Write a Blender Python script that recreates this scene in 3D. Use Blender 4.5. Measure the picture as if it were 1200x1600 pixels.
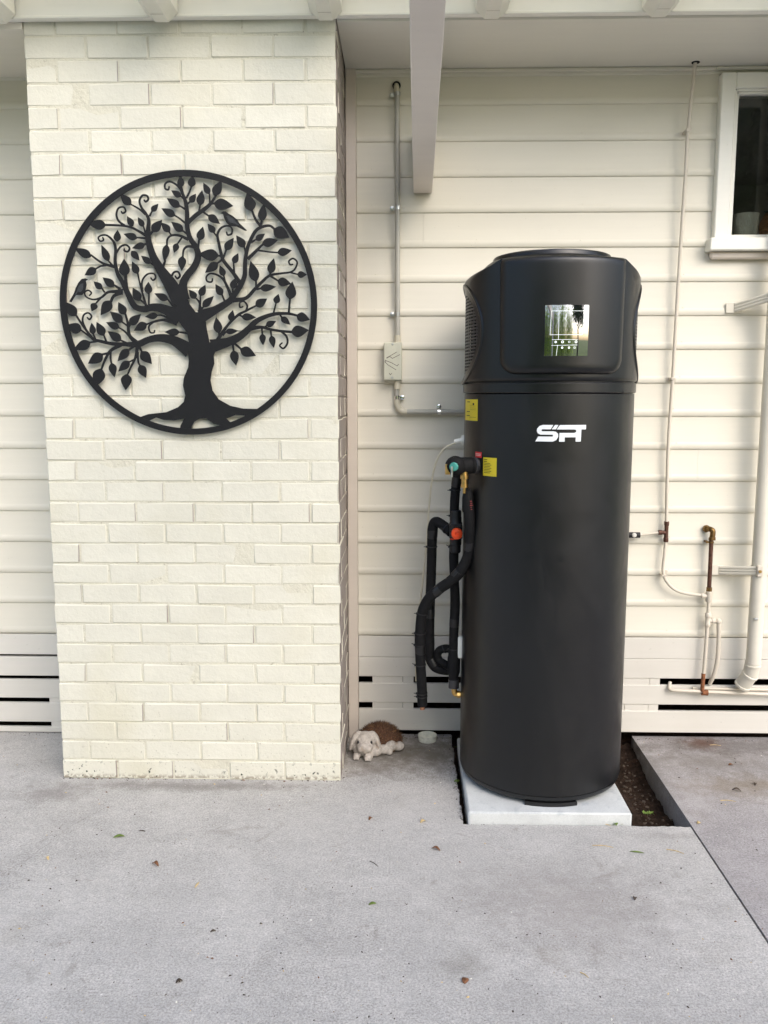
import bpy, bmesh, math, random
from mathutils import Vector, Matrix
random.seed(7)
R = math.radians
for o in list(bpy.data.objects): bpy.data.objects.remove(o)
SC = bpy.context.scene
COL = SC.collection

# ------------------------------------------------------------------ camera
F, PITCH, YAW, CX, CH, CD = 1331.63, 0.1364, 0.0233, 0.0356, 1.6419, 3.4645
cam = bpy.data.cameras.new('Camera'); camo = bpy.data.objects.new('Camera', cam); COL.objects.link(camo)
camo.location = (CX, -CD, CH); camo.rotation_euler = (math.pi/2 - PITCH, 0, YAW)
cam.sensor_fit = 'VERTICAL'; cam.sensor_height = 36; cam.lens = 36*F/1600
cam.clip_start = 0.02; cam.clip_end = 2000
SC.camera = camo
SC.render.resolution_x, SC.render.resolution_y = 768, 1024

# ------------------------------------------------------------------ sky, sun, exposure
SUN_EL, SUN_AZ = 38.0, 31.0           # azimuth: degrees to the right of the outward wall normal
w = bpy.data.worlds.new('World'); SC.world = w; w.use_nodes = True
nt = w.node_tree; nt.nodes.clear()
sky = nt.nodes.new('ShaderNodeTexSky'); sky.sky_type = 'NISHITA'; sky.sun_disc = False
sky.sun_elevation = R(SUN_EL); sky.sun_rotation = R(180 - SUN_AZ)
sky.air_density = 1.0; sky.dust_density = 3.8; sky.ozone_density = 3.0
bg = nt.nodes.new('ShaderNodeBackground'); bg.inputs['Strength'].default_value = 0.15
wo = nt.nodes.new('ShaderNodeOutputWorld')
nt.links.new(sky.outputs[0], bg.inputs[0]); nt.links.new(bg.outputs[0], wo.inputs[0])
sl = bpy.data.lights.new('Sun', 'SUN'); sl.energy = 0.6; sl.angle = R(58); sl.color = (1.0, 0.99, 0.98)
so = bpy.data.objects.new('Sun', sl); COL.objects.link(so)
sd = Vector((math.sin(R(SUN_AZ))*math.cos(R(SUN_EL)), -math.cos(R(SUN_AZ))*math.cos(R(SUN_EL)), math.sin(R(SUN_EL))))
so.rotation_euler = sd.to_track_quat('Z', 'Y').to_euler(); so.location = (4, -6, 6)
vs = SC.view_settings; vs.view_transform = 'Standard'; vs.look = 'None'; vs.exposure = 1.0; vs.gamma = 1
SC.cycles.max_bounces = 6; SC.cycles.diffuse_bounces = 4; SC.cycles.glossy_bounces = 3; SC.cycles.transmission_bounces = 3; SC.cycles.transparent_max_bounces = 6
SC.cycles.use_denoising = True; SC.cycles.use_adaptive_sampling = True; SC.cycles.adaptive_threshold = .03; SC.cycles.caustics_reflective = False; SC.cycles.caustics_refractive = False

# ------------------------------------------------------------------ helpers
def ray(u, v):
    x = (u-600)/F; up = -(v-800)/F
    y = math.cos(PITCH) + up*math.sin(PITCH); z = up*math.cos(PITCH) - math.sin(PITCH)
    c, s = math.cos(YAW), math.sin(YAW)
    return Vector((x*c - y*s, x*s + y*c, z))
CAM = Vector((CX, -CD, CH))
def at(u, v, Y):                       # point of the plane y = Y
    d = ray(u, v); return CAM + d*((Y-CAM.y)/d.y)
def atz(u, v, Z=0.0):                  # point of the plane z = Z
    d = ray(u, v); return CAM + d*((Z-CAM.z)/d.z)

class MB:
    def __init__(s): s.v = []; s.f = []; s.m = []
    def add(s, vs, fs, mi=0):
        n = len(s.v); s.v += [tuple(p) for p in vs]; s.f += [tuple(i+n for i in f) for f in fs]; s.m += [mi]*len(fs); return s
    def box(s, a, b, mi=0):
        x0,y0,z0 = a; x1,y1,z1 = b
        return s.add([(x0,y0,z0),(x1,y0,z0),(x1,y1,z0),(x0,y1,z0),(x0,y0,z1),(x1,y0,z1),(x1,y1,z1),(x0,y1,z1)],
            [(0,3,2,1),(4,5,6,7),(0,1,5,4),(1,2,6,5),(2,3,7,6),(3,0,4,7)], mi)
    def bbox(s, a, b, r, mi=0, j=0.0, rnd=random):   # bevelled box, 24 verts
        c = [(a[i]+b[i])/2 for i in range(3)]; h = [(b[i]-a[i])/2 for i in range(3)]
        vs = []; idx = {}
        for sx in (-1,1):
            for sy in (-1,1):
                for sz in (-1,1):
                    for ax in range(3):
                        q = [h[0]-r, h[1]-r, h[2]-r]; q[ax] = h[ax]
                        idx[(sx,sy,sz,ax)] = len(vs)
                        vs.append([c[k] + (sx,sy,sz)[k]*q[k] + rnd.uniform(-j,j) for k in range(3)])
        fs = []
        for ax in range(3):
            o = [k for k in range(3) if k != ax]
            for sg in (-1,1):
                loop = []
                for (p,q) in ((-1,-1),(1,-1),(1,1),(-1,1)):
                    k = [0,0,0]; k[ax] = sg; k[o[0]] = p; k[o[1]] = q
                    loop.append(idx[(k[0],k[1],k[2],ax)])
                if (sg > 0) == (ax == 1): loop.reverse()
                fs.append(tuple(loop))
        for ax in range(3):                    # edges along axis ax
            o = [k for k in range(3) if k != ax]
            for p in (-1,1):
                for q in (-1,1):
                    k0 = [0,0,0]; k0[ax] = -1; k0[o[0]] = p; k0[o[1]] = q
                    k1 = list(k0); k1[ax] = 1
                    l = [idx[(*k0,o[0])], idx[(*k1,o[0])], idx[(*k1,o[1])], idx[(*k0,o[1])]]
                    fs.append(tuple(l))
        for sx in (-1,1):
            for sy in (-1,1):
                for sz in (-1,1):
                    fs.append((idx[(sx,sy,sz,0)], idx[(sx,sy,sz,1)], idx[(sx,sy,sz,2)]))
        return s.add(vs, fs, mi)
    def tube(s, pts, r, n=12, res=6, cap=True, mi=0, smooth=True):
        pts = [Vector(p) for p in pts]; rs = list(r) if isinstance(r, (list,tuple)) else [r]*len(pts)
        P = []; Q = []
        if smooth and len(pts) > 2:
            for i in range(len(pts)-1):
                p0 = pts[max(i-1,0)]; p1 = pts[i]; p2 = pts[i+1]; p3 = pts[min(i+2,len(pts)-1)]
                for k in range(res):
                    t = k/res
                    P.append(0.5*((2*p1) + (p2-p0)*t + (2*p0-5*p1+4*p2-p3)*t*t + (3*p1-p0-3*p2+p3)*t**3)); Q.append(rs[i]*(1-t)+rs[i+1]*t)
            P.append(pts[-1]); Q.append(rs[-1])
        else: P, Q = pts, rs
        T = [(P[min(i+1,len(P)-1)]-P[max(i-1,0)]).normalized() for i in range(len(P))]
        u = T[0].orthogonal().normalized(); vs = []
        for i in range(len(P)):
            u = (u - T[i]*u.dot(T[i])).normalized(); b = T[i].cross(u)
            for k in range(n):
                a = 2*math.pi*k/n; vs.append(P[i] + (u*math.cos(a) + b*math.sin(a))*Q[i])
        fs = [(i*n+k, i*n+(k+1)%n, (i+1)*n+(k+1)%n, (i+1)*n+k) for i in range(len(P)-1) for k in range(n)]
        if cap: fs += [tuple(range(n-1,-1,-1)), tuple((len(P)-1)*n+k for k in range(n))]
        return s.add(vs, fs, mi)
    def lathe(s, prof, n=48, o=(0,0,0), axis=(0,0,1), mi=0, closed=False):
        q = Vector((0,0,1)).rotation_difference(Vector(axis).normalized()); o = Vector(o); vs = []
        for (r,z) in prof:
            for k in range(n):
                a = 2*math.pi*k/n; vs.append(o + q @ Vector((r*math.cos(a), r*math.sin(a), z)))
        fs = [(i*n+k, i*n+(k+1)%n, (i+1)*n+(k+1)%n, (i+1)*n+k) for i in range(len(prof)-1) for k in range(n)]
        if not closed:
            if prof[0][0] > 1e-6: fs.append(tuple(range(n-1,-1,-1)))
            if prof[-1][0] > 1e-6: fs.append(tuple((len(prof)-1)*n+k for k in range(n)))
        return s.add(vs, fs, mi)
    def ico(s, c, r, sub=2, scl=(1,1,1), rot=(0,0,0), mi=0):
        bm = bmesh.new(); bmesh.ops.create_icosphere(bm, subdivisions=sub, radius=1)
        from mathutils import Euler
        M = Matrix.Translation(c) @ Euler(rot).to_matrix().to_4x4() @ Matrix.Diagonal((r*scl[0], r*scl[1], r*scl[2], 1))
        bm.transform(M); bm.verts.index_update()
        s.add([v.co[:] for v in bm.verts], [tuple(v.index for v in f.verts) for f in bm.faces], mi); bm.free(); return s
    def mesh(s, name, mats, smooth=None):
        me = bpy.data.meshes.new(name); me.from_pydata(s.v, [], s.f)
        for m in (mats if isinstance(mats,(list,tuple)) else [mats]): me.materials.append(m)
        if any(s.m): me.polygons.foreach_set('material_index', s.m)
        bm = bmesh.new(); bm.from_mesh(me)
        bmesh.ops.remove_doubles(bm, verts=bm.verts, dist=1e-6)
        bmesh.ops.recalc_face_normals(bm, faces=bm.faces)
        if smooth is not None:
            for f in bm.faces: f.smooth = True
            for e in bm.edges:
                e.smooth = not (len(e.link_faces) == 2 and e.calc_face_angle(0) > R(smooth))
        bm.to_mesh(me); bm.free(); return me
    def build(s, name, mats, parent=None, smooth=None):
        o = bpy.data.objects.new(name, s.mesh(name, mats, smooth)); COL.objects.link(o); o.parent = parent; return o
def link(name, me, parent=None, loc=None):
    o = bpy.data.objects.new(name, me); COL.objects.link(o); o.parent = parent
    if loc is not None: o.location = loc
    return o
def tag(o, label, cat, group=None):
    o['label'] = label; o['category'] = cat
    if group: o['group'] = group
    return o
def struct(o, label=None):
    o['kind'] = 'structure'
    if label: o['label'] = label
    return o
def stuff(o, label=None):
    o['kind'] = 'stuff'
    if label: o['label'] = label
    return o
def thing(name, label, cat, group=None, loc=(0,0,0)):
    o = bpy.data.objects.new(name, None); COL.objects.link(o); o.location = loc; o.empty_display_size = .1
    return tag(o, label, cat, group)

# ------------------------------------------------------------------ materials
def srgb(r, g, b):
    return tuple(((c/255+.055)/1.055)**2.4 if c/255 > .04045 else c/255/12.92 for c in (r,g,b))
class M:
    def __init__(s, name, col, rough=.6, metal=0.0, spec=.5):
        s.m = bpy.data.materials.new(name); s.m.use_nodes = True; s.t = s.m.node_tree
        s.b = s.t.nodes['Principled BSDF']; s.col = None
        s.b.inputs['Base Color'].default_value = (*col,1); s.b.inputs['Roughness'].default_value = rough
        s.b.inputs['Metallic'].default_value = metal; s.b.inputs['Specular IOR Level'].default_value = spec
        s.c = s.rgb(col); s.tc = None; s.h = None
    def n(s, t, **k):
        q = s.t.nodes.new(t)
        for a, b in k.items():
            if hasattr(q, a): setattr(q, a, b)
            else: q.inputs[a.replace('_',' ')].default_value = b
        return q
    def rgb(s, c):
        q = s.t.nodes.new('ShaderNodeRGB'); q.outputs[0].default_value = (*c,1); return q.outputs[0]
    def coord(s, scale=(1,1,1), space='Position'):
        if s.tc is None: s.tc = s.t.nodes.new('ShaderNodeNewGeometry')
        src = s.tc.outputs['Position']
        if space == 'Object':
            src = s.t.nodes.new('ShaderNodeTexCoord').outputs['Object']
        if scale == (1,1,1): return src
        m = s.t.nodes.new('ShaderNodeMapping'); m.inputs['Scale'].default_value = scale
        s.t.links.new(src, m.inputs['Vector']); return m.outputs[0]
    def noise(s, scale, detail=4, rough=.55, stretch=(1,1,1), lo=None, hi=None, dist=0.0, space='Position'):
        q = s.t.nodes.new('ShaderNodeTexNoise'); q.inputs['Scale'].default_value = scale; q.inputs['Detail'].default_value = detail
        q.inputs['Roughness'].default_value = rough; q.inputs['Distortion'].default_value = dist
        s.t.links.new(s.coord(stretch, space), q.inputs['Vector'])
        if lo is None: return q.outputs[0]
        return s.ramp(q.outputs[0], lo, hi)
    def ramp(s, src, lo, hi, a=0.0, b=1.0):
        q = s.t.nodes.new('ShaderNodeMapRange'); q.interpolation_type = 'SMOOTHSTEP'
        for nm, vv in (('From Min',lo),('From Max',hi),('To Min',a),('To Max',b)): q.inputs[nm].default_value = vv
        s.t.links.new(src, q.inputs['Value']); return q.outputs['Result']
    def math(s, op, a, b):
        q = s.t.nodes.new('ShaderNodeMath'); q.operation = op
        for i, x in enumerate((a,b)):
            if isinstance(x, (int,float)): q.inputs[i].default_value = x
            else: s.t.links.new(x, q.inputs[i])
        return q.outputs[0]
    def mix(s, fac, col, blend='MIX'):
        q = s.t.nodes.new('ShaderNodeMix'); q.data_type = 'RGBA'; q.blend_type = blend
        if isinstance(fac,(int,float)): q.inputs['Factor'].default_value = fac
        else: s.t.links.new(fac, q.inputs['Factor'])
        s.t.links.new(s.c, q.inputs['A'])
        if isinstance(col, tuple): q.inputs['B'].default_value = (*col,1)
        else: s.t.links.new(col, q.inputs['B'])
        s.c = q.outputs['Result']; return s
    def tint(s, fac, lo, hi):                # multiply brightness by a factor that runs lo..hi with fac
        v = s.ramp(fac, 0.25, 0.75, lo, hi); q = s.t.nodes.new('ShaderNodeCombineColor')
        for i in range(3): s.t.links.new(v, q.inputs[i])
        return s.mix(1.0, q.outputs[0], 'MULTIPLY')
    def objrand(s, lo, hi):
        q = s.t.nodes.new('ShaderNodeObjectInfo'); v = s.t.nodes.new('ShaderNodeMapRange')
        v.inputs['To Min'].default_value = lo; v.inputs['To Max'].default_value = hi
        s.t.links.new(q.outputs['Random'], v.inputs['Value']); c = s.t.nodes.new('ShaderNodeCombineColor')
        for i in range(3): s.t.links.new(v.outputs[0], c.inputs[i])
        return s.mix(1.0, c.outputs[0], 'MULTIPLY')
    def zmask(s, z0, z1):                    # 1 below z0, 0 above z1 (world height)
        if s.tc is None: s.coord()
        x = s.t.nodes.new('ShaderNodeSeparateXYZ'); s.t.links.new(s.tc.outputs['Position'], x.inputs[0])
        return s.ramp(x.outputs['Z'], z0, z1, 1.0, 0.0)
    def bump(s, h, strength=.3, dist=.002):
        q = s.t.nodes.new('ShaderNodeBump'); q.inputs['Strength'].default_value = strength; q.inputs['Distance'].default_value = dist
        s.t.links.new(h, q.inputs['Height'])
        if s.h is not None: s.t.links.new(s.h, q.inputs['Normal'])
        s.h = q.outputs[0]; return s
    def rough(s, fac, lo, hi):
        v = s.ramp(fac, .3, .7, lo, hi); s.t.links.new(v, s.b.inputs['Roughness']); return s
    def done(s):
        s.t.links.new(s.c, s.b.inputs['Base Color'])
        if s.h is not None: s.t.links.new(s.h, s.b.inputs['Normal'])
        return s.m
def simple(name, col, rough=.6, metal=0.0, var=.12, sc=30.0, bump=.0, spec=.5):
    m = M(name, col, rough, metal, spec); nz = m.noise(sc, 4); m.tint(nz, 1-var, 1+var)
    if bump: m.bump(m.noise(sc*6, 3), bump, .001)
    return m.done()

CREAM = srgb(214,211,195)
def paint_brick(name, col, specks=1.0):
    m = M(name, col, .55, 0, .35); m.objrand(.965, 1.015)
    m.tint(m.noise(5, 3), .965, 1.025)
    m.mix(m.noise(2.2, 2, lo=.5, hi=.75), tuple(c*.94*k for c,k in zip(col,(1.0,.985,.93))))
    low = m.zmask(.05, .5); top = m.noise(95, 2, .7)
    m.mix(m.math('MULTIPLY', m.ramp(top, .64, .70), m.math('MULTIPLY', m.math('ADD', m.math('MULTIPLY', low, .35), .10), specks)), srgb(120,108,86))
    base = m.zmask(.02, .11)
    m.mix(m.math('MULTIPLY', m.math('MULTIPLY', m.noise(48, 2, .6, lo=.61, hi=.65), m.noise(7, 2, lo=.45, hi=.6)), base), srgb(48,58,48))
    foot = m.zmask(.004, .03)
    m.mix(m.math('MULTIPLY', m.math('MULTIPLY', m.noise(60, 4, lo=.42, hi=.55), foot), .75), srgb(126,112,92))
    m.bump(m.noise(22, 5, .7), .6, .006)
    return m.done()
MAT = {}
MAT['brick'] = paint_brick('cream brick paint', CREAM)
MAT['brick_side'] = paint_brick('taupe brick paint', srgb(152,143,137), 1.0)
def paint_mortar(name, col):
    m = M(name, col, .6, 0, .3); m.tint(m.noise(9, 5), .93, 1.02)
    m.mix(m.math('MULTIPLY', m.noise(38, 4, .7, lo=.60, hi=.70), .5), srgb(136,124,102))
    m.bump(m.noise(45, 4, .7), .8, .007); return m.done()
MAT['mortar'] = paint_mortar('painted mortar', srgb(211,207,188))
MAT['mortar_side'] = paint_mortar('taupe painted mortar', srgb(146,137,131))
def paint_board(name, col, dirt=.0, gl=.45):
    m = M(name, col, gl, 0, .4); m.objrand(.985, 1.012)
    m.tint(m.noise(3.5, 4, .5, (.5,1,2)), .975, 1.02)
    m.tint(m.noise(26, 4, .6, (.06,1,1.6)), .985, 1.012)
    m.mix(m.math('MULTIPLY', m.noise(150, 3, .6, lo=.71, hi=.75), .35), srgb(120,110,90))
    if dirt:
        m.mix(m.math('MULTIPLY', m.noise(70, 4, .65, (.5,1,1), lo=.68, hi=.74), dirt), srgb(110,104,84))
        m.mix(m.math('MULTIPLY', m.noise(6, 4, .6, (1,1,.4), lo=.45, hi=.8), dirt*.5), srgb(190,184,166))
    m.bump(m.noise(40, 3, .6, (.05,1,2)), .18, .0012)
    return m.done()
BOARD = srgb(220,215,199)
MAT['board'] = paint_board('weatherboard paint', BOARD)
MAT['skirt'] = paint_board('worn base board paint', srgb(213,209,199), .22)
MAT['stop'] = paint_board('corner stop paint', srgb(214,203,190))
MAT['soffit'] = paint_board('grey soffit paint', srgb(220,217,206))
MAT['soffit_w'] = paint_board('white soffit paint', srgb(232,226,212))
MAT['white'] = paint_board('white trim paint', srgb(238,236,226))
MAT['roofw'] = paint_board('white roof panel', srgb(228,226,214))
MAT['beam'] = paint_board('taupe beam paint', srgb(226,218,210))

def concrete(name, col, seed):
    m = M(name, col, .85, 0, .25)
    mp = (1,1,1)
    m.tint(m.noise(1.1+seed*.1, 4, .65), .84, 1.09); m.tint(m.noise(9, 3, .6, (.18,1,1), dist=.6), .95, 1.04)
    m.tint(m.noise(7, 4, .65), .92, 1.06)
    m.tint(m.noise(150, 3, .8), .60, 1.36)
    m.tint(m.noise(38, 3, .7), .90, 1.09)
    m.mix(m.math('MULTIPLY', m.noise(120, 2, .5, lo=.695, hi=.73), .75), srgb(78,73,70))
    m.mix(m.math('MULTIPLY', m.noise(90, 2, .5, dist=.4, lo=.745, hi=.77), .8), srgb(228,226,220))
    m.mix(m.math('MULTIPLY', m.noise(2.3, 3, .6, lo=.60, hi=.75), .25), srgb(128,118,100))
    m.mix(m.math('MULTIPLY', m.noise(.9+seed*.2, 5, .65, lo=.42, hi=.62), .32), tuple(c*.72 for c in col)); m.mix(m.math('MULTIPLY', m.noise(2.6, 5, .7, dist=.5, lo=.50, hi=.64), .16), tuple(min(1,c*1.22) for c in col)); m.mix(m.math('MULTIPLY', m.noise(5.5, 5, .7, dist=.8, lo=.60, hi=.70), .30), srgb(118,110,100))
    m.bump(m.noise(300, 3, .8), .7, .002)
    return m
mc = concrete('left slab concrete', srgb(183,180,175), 0)
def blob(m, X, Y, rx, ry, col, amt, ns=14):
    # a tinted patch with an irregular edge at a fixed place on the slab
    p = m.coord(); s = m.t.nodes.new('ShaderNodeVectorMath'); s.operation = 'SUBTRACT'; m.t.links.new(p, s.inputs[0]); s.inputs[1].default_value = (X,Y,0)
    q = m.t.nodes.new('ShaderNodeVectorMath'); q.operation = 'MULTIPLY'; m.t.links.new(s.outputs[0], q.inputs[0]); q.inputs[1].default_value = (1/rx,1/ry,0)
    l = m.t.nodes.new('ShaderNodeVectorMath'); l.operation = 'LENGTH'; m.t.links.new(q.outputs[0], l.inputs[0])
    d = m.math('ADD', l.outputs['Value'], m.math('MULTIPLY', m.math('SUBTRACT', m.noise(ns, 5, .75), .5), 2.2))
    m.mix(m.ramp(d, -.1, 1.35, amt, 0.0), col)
for (u,v,rx,ry,c,a) in ((728,1508,.07,.06,srgb(104,98,84),.32),(300,1228,.62,.05,srgb(110,104,98),.6),(700,1170,.10,.16,srgb(116,108,88),.5),(1040,1305,.2,.03,srgb(130,124,118),.35),(870,1410,.5,.16,srgb(140,135,130),.3),(80,1240,.16,.09,srgb(120,114,110),.5),(580,1200,.14,.14,srgb(120,112,104),.5),(650,1175,.50,.26,srgb(112,106,96),1.0),(900,1420,.35,.3,srgb(150,143,138),.35)):  # old stains, and one wide darker patch at the wall base
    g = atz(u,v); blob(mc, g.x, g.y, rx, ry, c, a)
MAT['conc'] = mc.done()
mr = concrete('right slab concrete', srgb(166,161,159), 3)
for (u,v,rx,ry,c,a) in ((1098,1162,.11,.085,srgb(100,58,34),1.0),(1110,1190,.4,.16,srgb(116,110,102),.65),(1180,1230,.35,.12,srgb(124,110,86),.6),(1020,1200,.05,.3,srgb(120,116,112),.5),(1150,1165,.7,.12,srgb(96,90,84),.6)):
    g = atz(u,v); blob(mr, g.x, g.y, rx, ry, c, a)
MAT['conc_r'] = mr.done()
m = M('pale paver concrete', srgb(204,206,203), .8, 0, .25); m.tint(m.noise(9,5,.6), .86, 1.04); m.tint(m.noise(200,3), .93, 1.05)
m.mix(m.math('MULTIPLY', m.noise(16,4,.6,lo=.55,hi=.7), .5), srgb(160,166,168)); m.bump(m.noise(200,4), .3, .001); MAT['pad'] = m.done()
m = M('garden soil', srgb(58,46,38), .95, 0, .1); m.tint(m.noise(30,6,.7), .5, 1.6); m.mix(m.noise(14,4,lo=.6,hi=.75), srgb(84,60,46)); m.bump(m.noise(60,6,.7), 1, .02); MAT['soil'] = m.done()
m = M('lawn', srgb(84,104,46), .9, 0, .2); m.tint(m.noise(.6,5), .75, 1.25); m.tint(m.noise(60,4), .5, 1.5); MAT['lawn'] = m.done()
def black_coat(name, rough, grain):
    m = M(name, (.0022,.0023,.0027), rough, 0, .5)
    m.tint(m.noise(5,3,.6), .8, 1.3)
    sm = m.noise(6.5, 4, .62, (1,1,.6), dist=1.2); m.rough(sm, rough-.06, rough+.06); m.b.inputs['Coat Weight'].default_value = .1; m.b.inputs['Coat Roughness'].default_value = rough-.1
    if grain: m.bump(m.noise(420, 2, .5), .35, .0007)
    else: m.bump(m.noise(500, 2, .5), .06, .0004)
    m.mix(m.math('MULTIPLY', m.noise(34,4,.6,dist=1.5,lo=.70,hi=.80), .18), (.03,.03,.033))
    return m.done()
MAT['tank'] = black_coat('satin black steel', .40, False)
MAT['head'] = black_coat('grained black plastic', .35, True)
MAT['trim'] = simple('matte black plastic', (.005,.005,.0055), .5)
MAT['dark'] = simple('dark inside', (.006,.006,.006), .9)
MAT['grille'] = simple('black grille plastic', (.03,.03,.032), .38)
MAT['foam'] = simple('black foam insulation', (.0055,.0055,.006), .75, 0, .25, 60, .5, .22)
MAT['tape'] = simple('black tape', (.005,.005,.0055), .4, 0, .2, 40)
MAT['art'] = simple('charcoal powder coat', (.0045,.0046,.005), .62, 0, .15, 40, .25, .35)
MAT['bird'] = simple('engraved charcoal', (.03,.032,.034), .5, 0, .3, 180)
MAT['brass'] = simple('brass', (.62,.40,.14), .32, 1, .15, 60)
MAT['brass_old'] = simple('aged brass', (.20,.125,.05), .5, 1, .35, 80, .3)
MAT['copper'] = simple('copper', (.5,.25,.15), .38, 1, .2, 60)
MAT['copper_old'] = simple('brown aged copper', (.115,.055,.038), .55, .6, .35, 70, .3)
MAT['rust'] = simple('rusted steel', srgb(128,80,50), .85, 0, .4, 80, .5)
MAT['galv'] = simple('galvanised steel', (.55,.56,.54), .35, 1, .25, 90)
MAT['chrome'] = simple('bright steel', (.75,.76,.75), .22, 1, .1, 60)
MAT['pvc'] = simple('grey conduit plastic', srgb(176,174,164), .42, 0, .06, 12)
MAT['pvc_l'] = simple('pale conduit plastic', srgb(206,200,180), .42, 0, .06, 12)
m = M('junction box plastic', srgb(204,204,186), .45, 0, .4); m.tint(m.noise(20,4), .94, 1.05); MAT['jbox'] = m.done()
MAT['pencil'] = simple('pencil line', srgb(96,92,84), .8)
MAT['gaspaint'] = paint_board('cream pipe paint', srgb(208,199,183), .25)
MAT['down'] = paint_board('downpipe paint', srgb(220,214,198), .1)
MAT['flex'] = simple('cream cable', srgb(222,214,190), .5, 0, .05, 20)
MAT['wplast'] = simple('white plastic', srgb(226,224,214), .4, 0, .05, 20)
MAT['yellow'] = simple('yellow sticker', srgb(214,192,40), .5, 0, .05, 20)
MAT['ink'] = simple('sticker ink', srgb(44,40,26), .6)
MAT['red'] = simple('red sticker', srgb(210,50,52), .5, 0, .05, 20)
MAT['redpale'] = simple('red sticker print', srgb(236,180,170), .5)
MAT['redtext'] = simple('red printed text', srgb(120,44,44), .7)
MAT['logo'] = simple('white logo vinyl', srgb(226,230,232), .4, 0, .03, 20)
MAT['orange'] = simple('orange plastic', srgb(232,74,26), .42, 0, .06, 30)
MAT['teal'] = simple('teal plastic', srgb(64,140,128), .45, 0, .1, 30)
MAT['stone'] = M('weathered cast stone', srgb(186,179,170), .85, 0, .2)
m = MAT['stone']; m.tint(m.noise(60,5,.7), .6, 1.1); m.mix(m.math('MULTIPLY', m.noise(22,4,lo=.56,hi=.7), .45), srgb(150,124,96)); m.bump(m.noise(130,4), .5, .002); MAT['stone'] = m.done()
MAT['bristle'] = simple('brown bristle', srgb(86,58,40), .9, 0, .5, 260)
MAT['bristle_l'] = simple('light brown bristle', srgb(146,110,74), .9, 0, .4, 260)
MAT['eye'] = simple('black eye paint', (.01,.01,.012), .3)
m = M('pale green dish', srgb(226,225,208), .5); m.tint(m.noise(40,4), .75, 1.06); MAT['dish'] = m.done()
MAT['pot'] = simple('grey glazed pot', srgb(196,190,174), .5, 0, .08, 30)
MAT['potleaf'] = simple('white leaf print', srgb(214,212,198), .6)
MAT['basket'] = simple('brown woven basket', srgb(170,118,78), .8, 0, .3, 90, .6)
MAT['room'] = simple('dim room wall', srgb(170,168,164), .9, 0, .06, 3)
MAT['leafplant'] = simple('blue green plant', srgb(40,72,66), .6, 0, .3, 30)
def leaf_mat(name, c): return simple(name, c, .6, 0, .3, 60)
MAT['lf_green'] = leaf_mat('green leaf', srgb(104,128,48)); MAT['lf_brown'] = leaf_mat('brown leaf', srgb(118,78,48))
MAT['lf_tan'] = leaf_mat('dry straw', srgb(206,180,128)); MAT['lf_dark'] = leaf_mat('dark husk', srgb(70,58,46))
MAT['bamboo'] = simple('bamboo culm', srgb(132,140,60), .4, 0, .25, 8)
def thin_leaf(name, col, amt):
    m = M(name, col, .5, 0, .3); m.tint(m.noise(2.5,3), .7, 1.4); mm = m.done(); t = m.t
    tr = t.nodes.new('ShaderNodeBsdfTranslucent'); mx = t.nodes.new('ShaderNodeMixShader'); mx.inputs[0].default_value = amt
    ou = [n for n in t.nodes if n.type == 'OUTPUT_MATERIAL'][0]; t.links.new(m.c, tr.inputs[0]); t.links.new(m.b.outputs[0], mx.inputs[1]); t.links.new(tr.outputs[0], mx.inputs[2]); t.links.new(mx.outputs[0], ou.inputs[0]); return mm
MAT['bleaf'] = thin_leaf('bamboo leaf', srgb(150,178,60), .6); MAT['tleaf'] = thin_leaf('tree leaf', srgb(62,82,40), .25); MAT['bark'] = simple('tree bark', srgb(86,74,62), .9, 0, .3, 12, .8)
MAT['crack'] = simple('crack line', srgb(100,96,92), .9)
# thin window glass
g = bpy.data.materials.new('window glass'); g.use_nodes = True; t = g.node_tree; t.nodes.clear()
ou = t.nodes.new('ShaderNodeOutputMaterial'); mx = t.nodes.new('ShaderNodeMixShader'); tr = t.nodes.new('ShaderNodeBsdfTransparent'); gl = t.nodes.new('ShaderNodeBsdfGlossy'); fr = t.nodes.new('ShaderNodeFresnel')
fr.inputs['IOR'].default_value = 1.5; gl.inputs['Roughness'].default_value = .01; tr.inputs['Color'].default_value = (.86,.88,.86,1)
t.links.new(fr.outputs[0], mx.inputs[0]); t.links.new(tr.outputs[0], mx.inputs[1]); t.links.new(gl.outputs[0], mx.inputs[2]); t.links.new(mx.outputs[0], ou.inputs[0])
MAT['glass'] = g
# aged opal roofing sheet, made translucent to light the fascia and chimney top
g = bpy.data.materials.new('opal roof sheet'); g.use_nodes = True; t = g.node_tree; t.nodes.clear()
ou = t.nodes.new('ShaderNodeOutputMaterial'); mx = t.nodes.new('ShaderNodeMixShader'); tr = t.nodes.new('ShaderNodeBsdfTranslucent'); df = t.nodes.new('ShaderNodeBsdfDiffuse'); nz = t.nodes.new('ShaderNodeTexNoise'); rp = t.nodes.new('ShaderNodeMix')
rp.data_type = 'RGBA'; nz.inputs['Scale'].default_value = 3; rp.inputs['A'].default_value = (.90,.86,.72,1); rp.inputs['B'].default_value = (.84,.79,.63,1)
t.links.new(nz.outputs[0], rp.inputs['Factor']); t.links.new(rp.outputs['Result'], tr.inputs[0]); df.inputs[0].default_value = (.84,.82,.74,1); mx.inputs[0].default_value = .72
t.links.new(df.outputs[0], mx.inputs[1]); t.links.new(tr.outputs[0], mx.inputs[2]); t.links.new(mx.outputs[0], ou.inputs[0]); MAT['opal'] = g
m = M('display glass', (.012,.012,.014), .03, 0, 1.0); m.b.inputs['IOR'].default_value = 3.0; m.tint(m.noise(3,2), .9, 1.1); MAT['screen'] = m.done()
m = M('display print', (.8,.84,.8), .4); m.b.inputs['Emission Color'].default_value = (.85,.95,.85,1); m.b.inputs['Emission Strength'].default_value = .3; MAT['lcd'] = m.done()

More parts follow.
